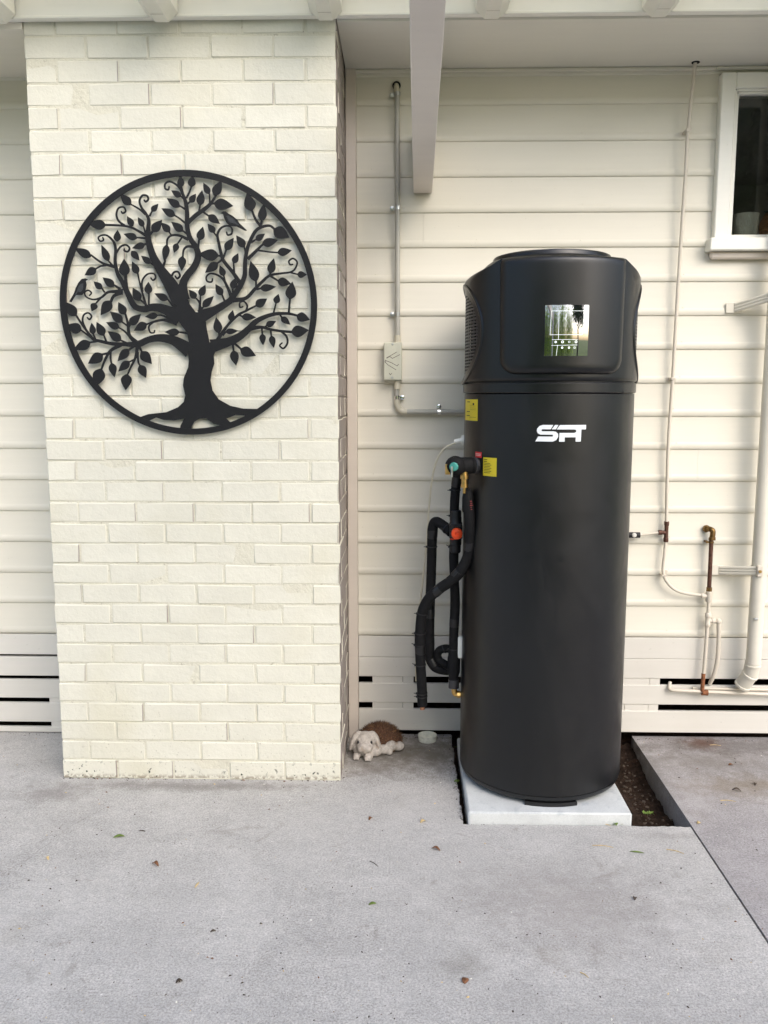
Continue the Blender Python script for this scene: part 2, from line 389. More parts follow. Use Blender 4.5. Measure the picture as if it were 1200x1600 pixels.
# ------------------------------------------------------------------ ground, patio slabs, soil
WY = 0.489                                   # face of the house wall
gnd = MB().add([(-400,-400,-.13),(400,-400,-.13),(400,400,-.13),(-400,400,-.13)], [(0,1,2,3)]).build('lawn_ground', MAT['lawn'])
struct(gnd, 'green lawn ground around the patio')
def slab(name, poly, mat, label, z0=-.12, rough_edges=()):
    rnd = random.Random(3); pts = []
    for i in range(len(poly)):
        a = Vector(poly[i]); b = Vector(poly[(i+1)%len(poly)]); n = 1
        if i in rough_edges: n = max(2, int((b-a).length/.012))
        for k in range(n):
            p = a.lerp(b, k/n)
            if n > 1 and k > 0:
                d = (b-a).normalized(); p = p + Vector((-d.y, d.x))*(rnd.gauss(0,.0022) + .003*math.sin(k*.37+i))
            pts.append(p)
    N = len(pts); mb = MB()
    ins = []
    cx = sum(p.x for p in pts)/N
    vs = [(p.x,p.y,0) for p in pts] + [(p.x,p.y,z0) for p in pts]
    mb.add(vs, [tuple(range(N))] + [(k,(k+1)%N,N+(k+1)%N,N+k) for k in range(N)])
    return struct(mb.build(name, mat), label)
HX0, HX1, HY = .268, 1.139, -.362            # soil pocket cut out of the slab corner
slab('concrete_patio', [(-32,-7.5),(HX1,-7.5),(HX1,HY),(HX0,HY),(HX0,WY+.03),(-32,WY+.03)], MAT['conc'], 'grey concrete patio slab under the chimney and heater', rough_edges=(2,3))  # runs far out of view at left to brighten the tank's reflections
slab('concrete_path', [(1.147,-7.5),(10,-7.5),(10,WY+.03),(1.147,WY+.03)], MAT['conc_r'], 'weathered concrete slab right of the joint', rough_edges=())
# soil in the pocket
rnd = random.Random(11); mb = MB(); nx, ny = 46, 46; vs = []
for j in range(ny+1):
    for i in range(nx+1):
        x = HX0-.01 + (HX1-HX0+.02)*i/nx; y = HY-.01 + (WY+.05-HY)*j/ny
        z = -.075 + .02*math.sin(x*9+y*7) + rnd.gauss(0,.006) + .03*max(0,(y-.2))*1.5 - .03*(x > 1.0)*(1 if y < .0 else .3)
        vs.append((x,y,z))
mb.add(vs, [(j*(nx+1)+i, j*(nx+1)+i+1, (j+1)*(nx+1)+i+1, (j+1)*(nx+1)+i) for j in range(ny) for i in range(nx)])
struct(mb.build('soil_pocket', MAT['soil'], None, 60), 'dark soil in the cut-out beside the white paver')
# hairline crack in the left slab
mb = MB(); pp = [atz(u,v,.0006) for u,v in ((-5,1372),(20,1355),(45,1342),(60,1328),(78,1318),(95,1302),(112,1290),(130,1280),(150,1270),(172,1258))]
for k in range(len(pp)-1):
    a, b = pp[k], pp[k+1]; mb.add([a+Vector((0,-.0011,0)), b+Vector((0,-.0011,0)), b+Vector((0,.0011,0)), a+Vector((0,.0011,0))], [(0,1,2,3)])
struct(mb.build('slab_crack', MAT['crack']), 'hairline crack running across the left of the patio')

# ------------------------------------------------------------------ house wall of weatherboards
wall = thing('house_wall', 'cream weatherboard house wall behind chimney and black water heater', 'wall')
ZB = [3.022,2.902,2.750,2.599,2.447,2.296,2.145,1.996,1.846,1.694,1.544,1.393,1.245,1.098,.950,.800,.652,.503]
def board_mesh(L, H):
    pr = [(.016,H+.012),(.0098,H+.012),(.0050,.036),(.0036,.032),(.0010,.026),(0,.018),(.0007,.010),(.0030,.0035),(.0075,.0005),(.016,0)]
    # out-of-wall offset is measured back from the face plane
    n = len(pr); mb = MB()
    mb.add([(0,y,z) for y,z in pr] + [(L,y,z) for y,z in pr], [(k,(k+1)%n,n+(k+1)%n,n+k) for k in range(n)] + [tuple(range(n)), tuple(range(2*n-1,n-1,-1))])
    return mb
XL0, XL1, XR0, XR1 = -3.2, -1.433, -.178, 3.2
WX0, WX1, WZ0, WZ1 = 1.40, 2.30, 2.29, 3.02
def put_board(x0, x1, z, H, mat='board', name='weatherboard'):
    o = board_mesh(x1-x0, H).build(name, MAT[mat], wall, 30); o.location = (x0, WY, z); return o
rnd = random.Random(5)
for i, z in enumerate(ZB):
    H = (ZB[i-1]-z) if i else .045
    if i == 0: H = .03
    put_board(XL0, XL1, z, H)
    xe = XR1
    if z > 2.28 and z < 3.0: xe = WX0
    cuts = []
    if i == 12: cuts = [at(1091,725,WY).x]
    if i == 5: cuts = [at(662,360,WY).x]
    if i == 16: cuts = [at(604,950,WY).x]
    xs = [XR0] + cuts + [xe]
    for a, b in zip(xs[:-1], xs[1:]): put_board(a+(.0003 if a != XR0 else 0), b-.0003, z, H)
    if xe == WX0: put_board(WX1, XR1, z, H)
nail = MB().lathe([(.0032,-.0006),(.0032,.0004),(.002,.0008),(0,.0008)], 8, (0,0,0), (0,-1,0)).mesh('nail_head', [MAT['board']])
nr = random.Random(77)
for i, z in enumerate(ZB[1:], 1):
    for x in (-.10,.36,.82,1.28,-1.60):
        link('nail_head', nail, wall, (x+nr.uniform(-.012,.012), WY+.0022, z+.034+nr.uniform(-.004,.004)))
# base boards with vent gaps
for (x0,x1,ranges) in ((XR0,XR1,((.397,.500),(.300,.3955),(.170,.266),(.030,.137))),(XL0,XL1,((.397,.497),(.290,.385),(.178,.271),(.056,.153),(.004,.03)))):
    for (a,b) in ranges:
        mb = MB(); mb.bbox((x0,.002,a),(x1,.022,b),.002); o = mb.build('base_board', MAT['skirt'], wall, 30); o.location = (0, WY, 0)
def spacer(u0, u1, z0, z1):
    a = at(u0, 1090, WY+.006).x; b = at(u1, 1090, WY+.006).x
    mb = MB(); mb.bbox((a,WY+.006,z0-.01),(b,WY+.026,z1+.01),.001); mb.build('spacer_block', MAT['skirt'], wall, 30)
spacer(582,629,.266,.300); spacer(629.5,646,.266,.300); spacer(582,629,.137,.170); spacer(629.5,646,.137,.170)
spacer(968,1014,.266,.300); spacer(1014.5,1030,.266,.300); spacer(968,976,.137,.170); spacer(976.5,1013,.137,.170); spacer(1013.5,1029,.137,.170)
spacer(77,100,.153,.178); spacer(78,100,.030,.056)
# corner stops beside the chimney
mb = MB(); mb.bbox((-.226,WY-.022,.0),(-.179,WY+.02,3.05),.003); mb.build('corner_stop', MAT['stop'], wall, 30)
# sheathing behind the boards (above the vent zone) and a closed dark space under the floor
mb = MB(); mb.box((XL0,WY+.018,.42),(WX0+.02,WY+.04,3.3)); mb.box((WX1-.02,WY+.018,.42),(XR1,WY+.04,3.3)); mb.box((WX0+.02,WY+.018,.42),(WX1-.02,WY+.04,WZ0+.02)); mb.box((WX0+.02,WY+.018,WZ1-.03),(WX1-.02,WY+.04,3.3))
mb.build('sheathing', MAT['skirt'], wall)
mb = MB()
for a, b in (((XL0,WY+.042,.42),(XR1,2.4,.5)),((XL0,2.35,-.2),(XR1,2.4,.42)),((XL0-.05,WY+.042,-.2),(XL0,2.4,.5)),((XR1,WY+.042,-.2),(XR1+.05,2.4,.5))): mb.box(a,b)
mb.build('subfloor_lining', MAT['soil'], wall)
mb = MB(); mb.add([(XL0,WY+.025,-.06),(XR1,WY+.025,-.06),(XR1,2.4,-.02),(XL0,2.4,-.02)], [(0,1,2,3)]); mb.build('subfloor_soil', MAT['soil'], wall)

# ------------------------------------------------------------------ eave: soffit, fascia, roof ribs
SZ = 3.05
eave = thing('eave_soffit', 'grey soffit panel under the eave right of the chimney', 'soffit')
mb = MB(); mb.box((-.224,-.002,SZ),(XR1,WY+.017,SZ+.012)); mb.build('soffit_panel', MAT['soffit'], eave)
mb = MB(); mb.bbox((-.2,WY-.016,SZ-.016),(WX0-.02,WY-.001,SZ-.0005),.004); mb.build('edge_bead', MAT['board'], eave, 30)
mb = MB(); mb.bbox((WX0-.019,WY-.016,SZ-.016),(XR1,WY-.001,SZ-.0005),.004); mb.build('edge_bead', MAT['board'], eave, 30)
sl_ = MB().box((XL0,-.003,SZ-.016),(XL1-.002,WY+.017,SZ+.012)).build('white_soffit', MAT['soffit_w']); tag(sl_, 'small white soffit panel left of the chimney top', 'soffit')
roof = thing('verandah_roof', 'white ribbed verandah roof with fascia along the top', 'roof')
ROOF_Y = -.30  # overhang kept short so that light reaches the chimney top
mb = MB(); mb.bbox((XL0,-.036,3.058),(XR1,-.004,3.2),.003); mb.build('fascia', MAT['white'], roof, 30)
mb = MB(); mb.bbox((XL0,-.041,3.0565),(XR1,-.0365,3.066),.002); mb.build('fascia_lip', MAT['roofw'], roof, 30)
mb = MB(); mb.add([(XL0,ROOF_Y,3.167),(XR1,ROOF_Y,3.167),(XR1,-.037,3.167),(XL0,-.037,3.167)],[(0,1,2,3)]); mb.build('roof_sheet', MAT['opal'], roof)
mb = MB(); mb.box((XL0-.1,-.05,3.21),(XR1+.1,2.8,3.26)); mb.build('roof_deck', MAT['roofw'], roof)
rib = None
for k in range(-3, 7):
    x = -.262 + .6195*(k-1)
    if x < XL0+.1 or x > XR1-.1: continue
    if rib is None:
        mb = MB(); yb = -.030
        A = [(-.060,3.165),(-.060,3.068),(-.025,3.036),(.025,3.036),(.060,3.068),(.060,3.165)]
        mb.add([(p,-.046,q) for p,q in A]+[(p,ROOF_Y,q) for p,q in A], [(0,1,2,3,4,5),(11,10,9,8,7,6)]+[(k,6+k,6+(k+1)%6,(k+1)%6) for k in range(6)])
        rib = mb.mesh('rib', [MAT['roofw']])
        mb = MB(); mb.box((-.0245,-.118,3.0345),(.0245,-.116,3.0362)); seam = mb.mesh('rib_seam', [MAT['skirt']])
    r_ = link('rib', rib, roof, (x,0,0))
    mb = None
    link('rib_joint', seam, r_)
# the low beam running out from the wall
mb = MB(); x0, x1 = .074, .158; dx = .03/1.9
def bx(y): return dx*(y-WY)
yy0, yy1 = WY-.001, -4.5
mb.add([(x0,yy0,2.531),(x1,yy0,2.531),(x1,yy0,2.775),(x0,yy0,2.775),(x0+bx(yy1),yy1,2.531),(x1+bx(yy1),yy1,2.531),(x1+bx(yy1),yy1,2.775),(x0+bx(yy1),yy1,2.775)],
    [(0,1,2,3),(7,6,5,4),(0,4,5,1),(1,5,6,2),(2,6,7,3),(3,7,4,0)])
o = mb.build('timber_beam', MAT['beam']); bv = o.modifiers.new('b','BEVEL'); bv.width = .003; bv.segments = 2
tag(o, 'taupe painted beam running out from the wall above the heater', 'beam')
mb = MB(); mb.bbox((-.01,-4.6,0.0),(.09,-4.5,2.9),.004); tag(mb.build('verandah_post', MAT['beam']), 'taupe post behind the camera carrying the low beam', 'post')

# ------------------------------------------------------------------ brick chimney
CH_ = thing('brick_chimney', 'cream painted brick chimney breast carrying the round tree wall art', 'chimney')
BX0, BX1, BD = -1.431, -.228, .488
PX, PZ, G = .2406, .086, .0075
mb = MB(); mb.box((BX0+.003,.0029,-.01),(BX1-.0036,BD,3.12))
for i, f in enumerate(mb.f): pass
core = mb.build('mortar', [MAT['mortar'], MAT['mortar_side']], CH_)
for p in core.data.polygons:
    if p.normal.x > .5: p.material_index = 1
def brick_mesh(lx, ly, lz, seed, mats=2):
    r = random.Random(seed); mb = MB(); mb.bbox((0,0,0),(lx,ly,lz), .0032, 0, .0019, r)
    me = mb.mesh('brick', [MAT['brick'], MAT['brick_side']])
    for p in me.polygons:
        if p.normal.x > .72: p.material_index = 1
    return me
H_ = PZ - G
BRK = {k: [brick_mesh(a,b,H_,s*7+n) for s in range(5)] for n,(k,(a,b)) in enumerate({'S':(PX-G,.112),'Hc':(PX/2-G/2,.233),'sd':(.110,.233),'sh':(.110,.112),'Hr':(PX/2-G,.233)}.items())}
rnd = random.Random(21)
def put_brick(kind, x, y, z):
    o = link('brick', rnd.choice(BRK[kind]), CH_, (x+rnd.uniform(-.0012,.0012), y+rnd.uniform(-.0012,.0016), z+rnd.uniform(-.001,.001)))
    o.rotation_euler = (rnd.gauss(0,.006), rnd.gauss(0,.0045), rnd.gauss(0,.0045)); return o
for n in range(36):
    z = n*PZ + .003
    if n % 2 == 0:
        for k in range(5): put_brick('S', BX0 + k*PX + (0 if k == 0 else .002), 0, z)
        put_brick('sd', BX1-.110, .122, z); put_brick('sh', BX1-.110, .364, z)
    else:
        put_brick('Hc', BX0, 0, z)
        for k in range(4): put_brick('S', BX0 + PX*(k+.5) + G/2, 0, z)
        put_brick('Hr', BX1-(PX/2-G), 0, z); put_brick('sd', BX1-.110, .243, z)

# ------------------------------------------------------------------ round tree wall art (flat cut steel)
ART = thing('tree_wall_art', 'round black cut-metal tree of life art with birds on the brick chimney', 'wall art')
AY = -.020
def G2(x, y): p = at(80+x/5, 250+y/5, AY); return (p.x, p.z)
_n = [0]
def plate(name, outline, th=.0022, mat='art', parent=ART):
    _n[0] += 1; yf = AY - .0010 - _n[0]*.000012; yb = yf + th; N = len(outline)
    mb = MB(); mb.add([(x,yf,z) for x,z in outline] + [(x,yb,z) for x,z in outline], [tuple(range(N)), tuple(range(2*N-1,N-1,-1))] + [(k,(k+1)%N,N+(k+1)%N,N+k) for k in range(N)])
    me = mb.mesh(name, [MAT[mat]])
    return link(name, me, parent)
def stroke(pts, name='branch'):
    P = []; W = []; n = len(pts); res = 7
    pts = [(p[0],p[1],(p[2] if len(p) > 2 else None)) for p in pts]
    last = 14; full = []
    for p in pts:
        if p[2] is not None: last = p[2]
        full.append((p[0],p[1],last))
    V = [Vector((p[0],p[1])) for p in full]
    if n == 2: P = [V[0].lerp(V[1], k/3) for k in range(4)]; W = [full[0][2]*(1-k/3)+full[1][2]*k/3 for k in range(4)]
    else:
        for i in range(n-1):
            p0,p1,p2,p3 = V[max(i-1,0)],V[i],V[i+1],V[min(i+2,n-1)]
            for k in range(res):
                t = k/res; P.append(.5*((2*p1)+(p2-p0)*t+(2*p0-5*p1+4*p2-p3)*t*t+(3*p1-p0-3*p2+p3)*t**3)); W.append(full[i][2]*(1-t)+full[i+1][2]*t)
        P.append(V[-1]); W.append(full[-1][2])
    L, Rr = [], []
    for i in range(len(P)):
        d = (P[min(i+1,len(P)-1)]-P[max(i-1,0)]).normalized(); nn = Vector((-d.y,d.x))*W[i]*.5
        L.append(P[i]+nn); Rr.append(P[i]-nn)
    d = (P[-1]-P[-2]).normalized(); tip = P[-1] + d*W[-1]*.4
    # quads, so that tight spirals stay valid
    _n[0] += 1; yf = AY - .0010 - _n[0]*.000012; yb = yf+.0022; N = len(P); mb = MB()
    g = lambda q: G2(q.x,q.y)
    a = [g(q) for q in L]; b = [g(q) for q in Rr]; tt = g(tip)
    vs = [(x,yf,z) for x,z in a]+[(x,yf,z) for x,z in b]+[(x,yb,z) for x,z in a]+[(x,yb,z) for x,z in b]+[(tt[0],yf,tt[1]),(tt[0],yb,tt[1])]
    fs = []
    for i in range(N-1): fs += [(i,i+1,N+i+1,N+i),(2*N+i,3*N+i,3*N+i+1,2*N+i+1),(i,2*N+i,2*N+i+1,i+1),(N+i,N+i+1,3*N+i+1,3*N+i)]
    e = 4*N; fs += [(0,N,3*N,2*N),(N-1,e,2*N-1),(3*N-1,4*N-1,e+1),(N-1,3*N-1,e+1,e),(e,e+1,4*N-1,2*N-1)]
    mb.add(vs, fs); return link(name, mb.mesh(name,[MAT['art']]), ART)
PROF = [(0,.10),(.07,.42),(.17,.78),(.28,.97),(.38,1.0),(.50,.92),(.63,.74),(.76,.50),(.88,.25),(1.0,.0)]
def leaf(bx, by, tx, ty, wd):
    b = Vector((bx,by)); t_ = Vector((tx,ty)); d = t_-b; nn = Vector((-d.y,d.x)).normalized()*wd*.56
    out = [b+d*s+nn*q for s,q in PROF] + [b+d*s-nn*q for s,q in reversed(PROF[:-1])]
    return plate('leaf', [G2(q.x,q.y) for q in out])
# ring
c0 = at(294,472.5,AY); rc = Vector((-.822, 1.996)); ro, ri = .513, .4885
mb = MB(); N = 128; yf, yb = AY-.004, AY+.004
ring = []
for (r,y) in ((ro,yf),(ri,yf),(ri,yb),(ro,yb)):
    for k in range(N): a = 2*math.pi*k/N; ring.append((rc.x+r*math.cos(a), y, rc.y+r*math.sin(a)))
mb.add(ring, [(q*N+k, q*N+(k+1)%N, ((q+1)%4)*N+(k+1)%N, ((q+1)%4)*N+k) for q in range(4) for k in range(N)])
mb.build('ring', MAT['art'], ART, 30)
for a in (45,135,225,315):
    mb = MB(); mb.lathe([(.006,0),(.006,.022)], 10, (rc.x+.5*math.cos(R(a)), AY+.003, rc.y+.5*math.sin(R(a))), (0,1,0)); mb.build('mounting_peg', MAT['art'], ART)
TR = [(1035,1890),(1047,1840),(1030,1760),(1037,1700),(1070,1620),(1075,1570),(1068,1500),(1078,1440),(1062,1350),(1015,1290),(985,1240),(975,1170),(960,1090),(1000,1030),(1060,1050),(1068,1090),(1085,1130),(1130,1190),(1175,1190),(1205,1240),(1218,1330),(1238,1425),(1300,1400),(1330,1440),(1285,1490),(1270,1530),(1275,1590),(1255,1650),(1245,1720),(1260,1800),(1310,1870),(1400,1920),(1500,1942),(1640,1945),(1560,2000),(1440,1992),(1370,2020),(1400,2050),(1330,2075),(1270,2060),(1210,2020),(1160,2020),(1120,2045),(1098,2080),(1095,2125),(1003,2125),(1010,2075),(1038,2020),(960,2035),(880,2032),(820,2012),(750,2045),(675,2015),(760,1985),(900,1970),(990,1932)]
plate('trunk', [G2(*p) for p in TR])
STR = [
 [(1010,1110,130),(930,970,105),(850,850,72),(795,750,58),(762,640,48),(757,560,38),(762,470,26),(740,420,22),(705,370,18),(690,320,16),(712,278),(748,280),(758,308),(738,326),(726,312,12)],
 [(768,440,16),(790,396,12)], [(735,425,18),(690,385,15),(620,345,12)],
 [(1030,1090,110),(1028,980,66),(1060,905,56),(1120,830,54),(1148,750,50),(1130,680,44),(1085,610,38),(1062,520,36),(1062,420,34),(1050,330,30),(1025,260,22),(1000,215,17),(960,182,15),(920,168),(890,188),(890,222),(914,232),(922,208,12)],
 [(1068,490,34),(1130,432,34),(1200,382,32),(1250,335,24),(1290,272,14)], [(1155,405,16),(1163,348,12)], [(1240,345,14),(1236,262,12)], [(1235,340,20),(1280,340,16)], [(1190,408,16),(1235,440,14)],
 [(1010,1240,120),(900,1172,76),(800,1150,60),(720,1165,50),(650,1140,45),(602,1050,45),(560,960,36),(520,890,30),(500,800,26),(503,700,22),(488,640,19),(440,592,15),(395,588,13),(368,608),(383,634),(408,626),(402,604,11)],
 [(560,1030,50),(500,1028,26),(440,1035,20),(390,1075,17),(330,1090,14),(275,1070,12),(262,1035),(290,1018),(314,1038),(298,1060,10)],
 [(540,1010,24),(490,975,12)], [(418,1035,14),(395,1000,12)], [(392,1072,16),(345,1125,12)], [(545,1038,30),(490,1062,24),(465,1110,20)],
 [(495,835,26),(400,805,18),(310,742,14)], [(430,822,18),(385,830,14),(348,852,12)], [(488,835,18),(445,785,12)],
 [(508,730,16),(540,680,15),(582,663),(612,688),(598,716),(572,708),(572,692,10)],
 [(585,1010,34),(582,900,22)], [(745,1150,22),(702,1000,14),(675,882,12)], [(735,1125,18),(688,1085,12)], [(762,1150,18),(764,1040,12)],
 [(716,1030,14),(710,950),(748,895),(800,888),(816,918),(796,940),(778,920,11)], [(985,1180,24),(910,1088,12)],
 [(820,835,22),(772,800,12)], [(868,850,26),(892,785,14)], [(955,1010,24),(935,940,18),(955,882,16),(990,874),(1006,905),(985,926),(968,905,11)],
 [(750,595,28),(690,560,20),(620,525,18),(540,512,17),(425,508,18)], [(748,612,18),(665,606,12)], [(742,590,16),(720,515,11)],
 [(575,512,18),(530,480,17),(510,430,16),(525,378,15),(565,368,14),(582,400),(560,416),(548,402,11)], [(768,585,22),(800,550,16)], [(760,655,20),(720,660,16)],
 [(1072,622,26),(1000,590,20),(940,590,17),(908,620,15),(905,672,13)], [(1020,608,14),(985,658,11)], [(940,590,14),(915,552,12)],
 [(1132,685,26),(1070,675,20),(1036,702,16),(1028,762,13)], [(1048,315,16),(1010,280,12)], [(1048,385,18),(1000,355,12)], [(1050,495,18),(1000,455,14),(960,430,12)], [(1062,578,18),(1025,550,12)],
 [(1055,300,18),(1082,245,14),(1095,205,12)], [(1030,260,16),(1016,205,14)], [(1064,345,14),(1085,325,12)], [(1145,710,20),(1155,620,14)],
 [(1165,1225,110),(1280,1172,62),(1390,1105,50),(1425,1060,46),(1480,980,40),(1512,900,35),(1515,800,32),(1530,700,28),(1560,620,27),(1600,552,26),(1650,522,24),(1710,515,20),(1752,548,18)],
 [(1645,525,24),(1600,470,20),(1570,398,16)], [(1640,505,22),(1645,470,16)], [(1562,645,18),(1602,620,12)], [(1535,775,28),(1600,712,24),(1640,672,18),(1662,655,14)], [(1610,705,16),(1700,718,13),(1772,724,12)], [(1522,735,16),(1508,678,12)],
 [(1485,975,36),(1420,880,28),(1350,792,28),(1330,740,25),(1310,650,22),(1300,580,19),(1330,530,17),(1380,514,15),(1412,535),(1410,575),(1380,586),(1370,562,11)],
 [(1298,600,16),(1265,560,12)], [(1345,765,18),(1368,700,14)], [(1340,750,18),(1300,748,14)], [(1335,780,18),(1296,808,14)], [(1430,895,18),(1425,803,12)],
 [(1410,1075,30),(1380,1000,22),(1342,930,19),(1290,895,16),(1240,888,14),(1212,915),(1220,948),(1254,952),(1260,926,11)], [(1368,985,16),(1348,902,12)], [(1422,1060,18),(1416,1002,14)], [(1362,1120,18),(1335,1052,13)],
 [(1420,1095,40),(1520,1080,28),(1590,1010,26),(1650,950,24),(1710,902,20),(1800,886,17),(1870,876,15),(1905,850,14),(1922,800),(1890,770),(1858,790),(1866,817),(1890,815,10)], [(1870,880,13),(1928,894,12)], [(1715,908,18),(1775,945,14)], [(1602,1000,18),(1600,943,14)], [(1706,905,16),(1712,882,13)], [(1605,1010,18),(1640,1002,14)],
 [(1165,1210,40),(1160,1120,16),(1130,1078,12)], [(1165,1160,16),(1166,1058,12)], [(1172,1172,14),(1190,1143,12)],
 [(1250,1455,110),(1380,1422,70),(1470,1380,60),(1540,1322,50),(1600,1262,42),(1680,1222,33),(1760,1202,28),(1850,1200,22),(1925,1216,17)], [(1735,1205,16),(1757,1118,12)], [(1855,1200,17),(1866,1083,16)], [(1785,1205,16),(1806,1236,13)],
 [(1550,1318,40),(1640,1306,24),(1720,1325,21),(1800,1337,20),(1885,1344,20)], [(1795,1338,18),(1838,1378,17),(1846,1430,16),(1815,1472,15),(1786,1450,13),(1806,1428,11)], [(1645,1310,16),(1650,1362,13)], [(1715,1330,16),(1720,1378,13)], [(1660,1308,14),(1686,1294,13)],
 [(1300,1405,30),(1380,1290,20),(1460,1212,21),(1520,1180,18),(1602,1138,14)], [(1315,1392,16),(1310,1345,13)], [(1400,1272,15),(1402,1250,13)], [(1470,1212,16),(1502,1226,13)], [(1340,1372,15),(1368,1340,12)], [(1520,1185,18),(1532,1140,15),(1506,1105,14),(1475,1115),(1475,1150),(1500,1146,10)],
 [(1418,1425,20),(1425,1492,15)], [(1435,1435,20),(1490,1482,15)],
 [(1085,1490,120),(960,1412,75),(850,1390,60),(760,1405,50),(680,1438,54),(580,1440,32),(480,1436,27),(380,1415,25),(330,1400,23),(290,1350,19),(240,1282,17),(195,1213,15)],
 [(275,1330,16),(247,1262,15),(255,1212,14),(290,1195),(316,1220),(300,1246),(282,1230,10)], [(310,1385,18),(235,1330,13)], [(385,1412,18),(302,1426,14)], [(345,1400,16),(330,1358,12)], [(432,1420,16),(412,1368,12)],
 [(670,1430,40),(612,1370,26),(600,1280,20),(580,1202,15)], [(602,1300,15),(553,1264,12)], [(602,1322,15),(620,1280,12)], [(612,1378,18),(570,1335,14),(528,1309,12)], [(590,1430,18),(543,1408,13)],
 [(545,1445,30),(465,1490,24),(422,1560,19),(392,1640,15)], [(460,1505,18),(400,1520,15)], [(465,1500,17),(465,1550,15),(472,1592,13)], [(650,1452,22),(602,1488,14)], [(675,1450,30),(660,1540,20),(622,1620,16),(595,1682,13)], [(648,1560,14),(605,1580,12)], [(690,1460,20),(712,1504,14)], [(676,1500,18),(682,1580,15),(700,1610,12)],
 [(985,1270,50),(880,1250,22),(800,1265,17),(745,1285,13)], [(940,1248,20),(870,1216,14),(830,1214,12)], [(800,1265,15),(764,1300,14),(774,1345,13),(802,1350,12),(810,1330,10)], [(1065,1352,24),(1000,1345,12)],
]
for s_ in STR: stroke(s_)
LV = [(1015,215,1010,118,50),(1095,212,1105,120,56),(1015,287,938,238,46),(1005,367,903,298,56),(968,437,862,378,56),(1030,557,938,483,56),(1085,333,1132,263,46),(1160,355,1180,236,58),(622,352,538,263,60),(785,402,838,343,42),(428,510,288,500,70),(640,518,593,438,46),(722,522,678,446,42),(790,562,867,468,66),(928,562,858,488,52),(515,638,520,546,52),(672,612,566,578,52),(735,660,632,690,48),(905,660,884,800,52),(985,652,960,727,44),(1025,752,1020,868,58),(1158,628,1187,521,58),(312,757,182,688,62),(450,792,393,663,52),(628,712,692,787,48),(778,808,703,748,46),(352,848,262,902,58),(575,910,570,771,76),(677,890,633,792,52),(493,988,402,917,56),(397,1008,332,948,46),(693,1100,638,997,62),(760,1048,760,951,56),(914,1092,807,1042,52),(1132,1083,1077,1013,50),(347,1118,318,1182,52),(467,1100,388,1213,76),(577,1208,526,1110,60),
 (1236,268,1189,177,46),(1273,278,1332,160,66),(1272,340,1424,360,82),(1228,432,1320,500,56),(1278,568,1223,498,48),(1362,704,1427,608,58),(1308,748,1148,735,82),(1302,803,1203,882,62),(1512,683,1446,589,58),(1598,627,1671,576,46),(1648,658,1776,624,62),(1768,726,1881,707,58),(1738,542,1862,608,88),(1567,400,1530,256,82),(1644,478,1662,340,62),(1424,808,1462,728,46),(1351,908,1318,822,46),(1601,950,1558,788,72),(1710,888,1741,767,58),(1414,1008,1446,917,52),(1337,1058,1284,969,52),(1632,1005,1758,990,52),(1768,944,1876,968,62),(1865,1090,1885,950,76),(1922,895,1998,896,48),(1598,1142,1688,1083,62),(1754,1122,1777,1047,48),(1184,1148,1271,1063,52),(1164,1063,1206,975,52),
 (197,1218,106,1106,72),(238,1332,120,1288,76),(308,1424,176,1482,72),(330,1363,317,1272,46),(412,1373,356,1265,62),(558,1267,460,1183,62),(612,1288,703,1203,62),(533,1312,430,1268,52),(548,1412,443,1338,62),(748,1278,648,1333,62),(834,1213,733,1226,46),(1004,1345,887,1345,52),(404,1518,289,1592,76),(608,1478,520,1573,62),(613,1572,525,1653,58),(392,1630,344,1775,88),(474,1586,496,1698,56),(592,1672,583,1799,76),(703,1497,788,1594,72),(693,1602,744,1703,62),
 (1311,1354,1289,1227,62),(1400,1258,1421,1172,46),(1488,1224,1603,1230,52),(1362,1342,1463,1334,42),(1678,1296,1758,1259,46),(1797,1228,1870,1287,46),(1917,1214,2023,1250,66),(1876,1345,2014,1329,82),(1650,1357,1656,1448,46),(1720,1372,1741,1469,46),(1424,1487,1446,1608,62),(1478,1478,1601,1530,72)]
for l in LV: leaf(*l)
BD1 = [(1322,418),(1345,402),(1366,402),(1386,420),(1420,438),(1455,468),(1472,495),(1532,552),(1515,554),(1450,522),(1400,517),(1370,492),(1350,452),(1344,424)]
BD2 = [(290,933),(270,925),(240,930),(214,960),(194,1000),(180,1042),(144,1105),(160,1112),(196,1056),(245,1056),(270,1020),(279,975),(273,945)]
for B in (BD1, BD2):
    b_ = plate('bird', [G2(*p) for p in B])
    cx = sum(p[0] for p in B)/len(B); cy = sum(p[1] for p in B)/len(B)
    wing = [(cx+(p[0]-cx)*.5, cy+(p[1]-cy)*.5) for p in B]
    _n[0] += 40; plate('wing', [G2(*p) for p in wing], mat='bird', parent=b_); _n[0] -= 40

# ------------------------------------------------------------------ white paver and heat pump water heater
mb = MB(); mb.bbox((.290,-.354,-.07),(.918,.37,.046),.006, 0, .001)
tag(mb.build('concrete_paver', MAT['pad'], None, 40), 'pale concrete paver slab under the black water heater', 'paver')
TX, TY, TR_ = .617, .026, .336
HEAT = thing('water_heater', 'tall black cylindrical heat pump water heater on a pale paver', 'water heater', None, (0,0,0))
Z0 = .046
mb = MB(); mb.lathe([(0,Z0+.016),(.318,Z0+.016),(.328,Z0+.020),(.333,Z0+.030),(.334,Z0+.040),(.3345,Z0+.0405),(.3325,Z0+.0415),(.3325,Z0+.0430),(.336,Z0+.0438),(.336,.4),(.336,.8),(.336,1.2),(.336,1.6),(.336,1.644),(.3345,1.6465),(.331,1.647),(0,1.647)], 128, (TX,TY,0))
mb.build('tank_shell', MAT['tank'], HEAT, 30)
